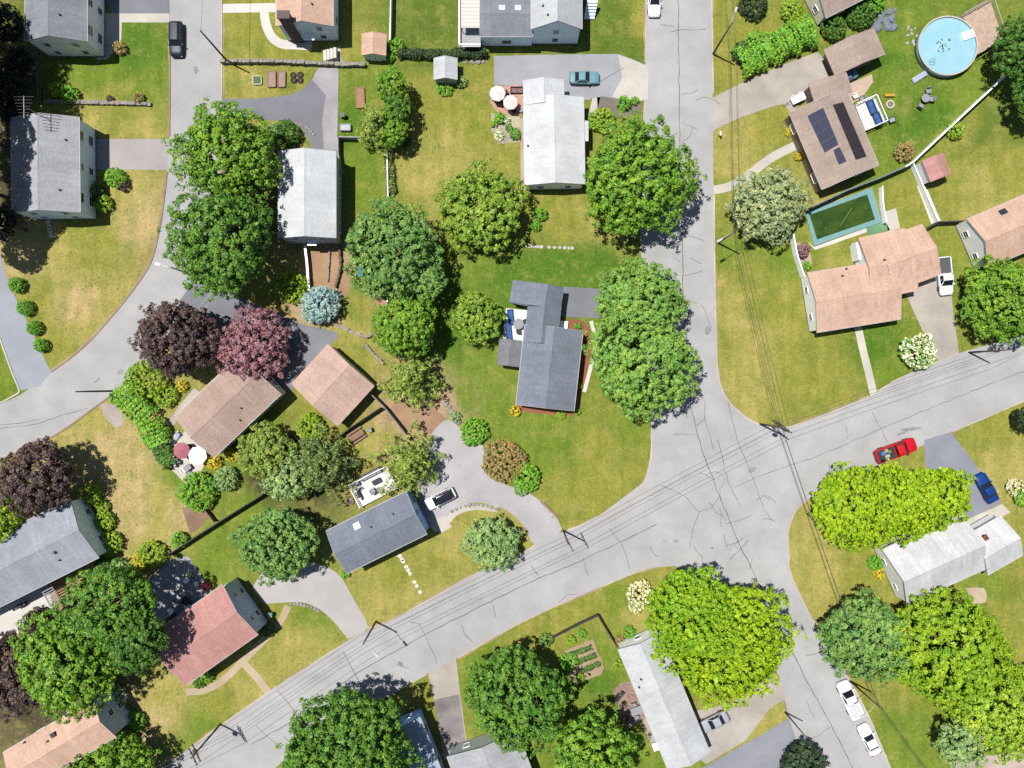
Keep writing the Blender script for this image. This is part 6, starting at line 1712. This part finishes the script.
# ------------------------------------------------------------------ sky, sun, camera
EL, AZ = 71.0, 27.0
w = bpy.data.worlds.new('World'); SC.world = w; w.use_nodes = True
nt = w.node_tree; nt.nodes.clear()
sky = nd(nt, 'ShaderNodeTexSky', sky_type='NISHITA', sun_disc=False, sun_elevation=R(EL), sun_rotation=R(297), altitude=50, air_density=1.0, dust_density=.6, ozone_density=1.0)
bg = nd(nt, 'ShaderNodeBackground'); bg.inputs[1].default_value = .065
o = nd(nt, 'ShaderNodeOutputWorld'); nt.links.new(sky.outputs[0], bg.inputs[0]); nt.links.new(bg.outputs[0], o.inputs[0])
sd = bpy.data.lights.new('sun', 'SUN'); sd.energy = 5.0; sd.angle = R(.53); sd.color = (1.0, .965, .90)
so = bpy.data.objects.new('sun', sd); COL.objects.link(so)
dv = Vector((math.cos(R(EL)) * math.cos(R(AZ)), -math.cos(R(EL)) * math.sin(R(AZ)), -math.sin(R(EL))))
so.rotation_euler = dv.to_track_quat('-Z', 'Y').to_euler(); so.location = (-30, 20, 90)
cam = bpy.data.cameras.new('camera'); cam.lens = 28; cam.sensor_width = 36; cam.clip_end = 3000; cam.clip_start = 1
co = bpy.data.objects.new('camera', cam); COL.objects.link(co); co.location = (0, 0, H); SC.camera = co
SC.view_settings.view_transform = 'Standard'; SC.view_settings.look = 'None'; SC.view_settings.exposure = .63; SC.view_settings.gamma = 1
SC.render.resolution_x = 1024; SC.render.resolution_y = 768
cy = SC.cycles; cy.use_denoising = False; cy.max_bounces = 6; cy.diffuse_bounces = 3; cy.transmission_bounces = 3; cy.use_adaptive_sampling = True; cy.adaptive_threshold = .015
SC.render.use_persistent_data = False

# ------------------------------------------------------------------ tufts of grass and weeds in the lawns and along their edges
def inside(q, poly):
    x, y = q[:, 0], q[:, 1]; r_ = np.zeros(len(q), bool); n = len(poly)
    for i in range(n):
        (x0, y0), (x1, y1) = poly[i][:2], poly[(i + 1) % n][:2]
        if y0 == y1: continue
        r_ ^= ((y0 > y) != (y1 > y)) & (x < (x1 - x0) * (y - y0) / (y1 - y0) + x0)
    return r_
def tufts(name, n, m, seed, size, cl):
    rng = np.random.default_rng(seed)
    c0 = np.stack([rng.uniform(-78, 78, cl), rng.uniform(-60, 60, cl)], 1)
    q = c0[rng.integers(0, cl, n)] + rng.normal(size=(n, 2)) * rng.uniform(.3, 2.2, (n, 1))
    k = max(1, n // 3); q[:k] = np.stack([rng.uniform(-78, 78, k), rng.uniform(-60, 60, k)], 1)
    bad = np.zeros(n, bool)
    for p in POLYS: bad |= inside(q, p)
    q = q[~bad]; rad = size * rng.uniform(.5, 1.4, len(q))
    cen = np.concatenate([q, (rad * .3)[:, None]], 1)
    me = leaf_mesh(name, cen, np.tile([0, 0, 1.0], (len(q), 1)), rad, 6, size * .55, m, rng, up=.2, spread=.9, flat=.5, long=.4)
    return struct(link(name, me), 'stuff')
tufts('grass_tufts', 8000, leafmat('blade_green', (96, 132, 36), (144, 162, 64), k=1.25), 1, .11, 700)
tufts('dry_grass_tufts', 9000, leafmat('blade_dry', (150, 140, 70), (206, 190, 130), k=1.4), 2, .12, 500)
tufts('clover', 4000, leafmat('clover_green', (84, 124, 38), (122, 150, 60), k=1.3), 3, .10, 60)
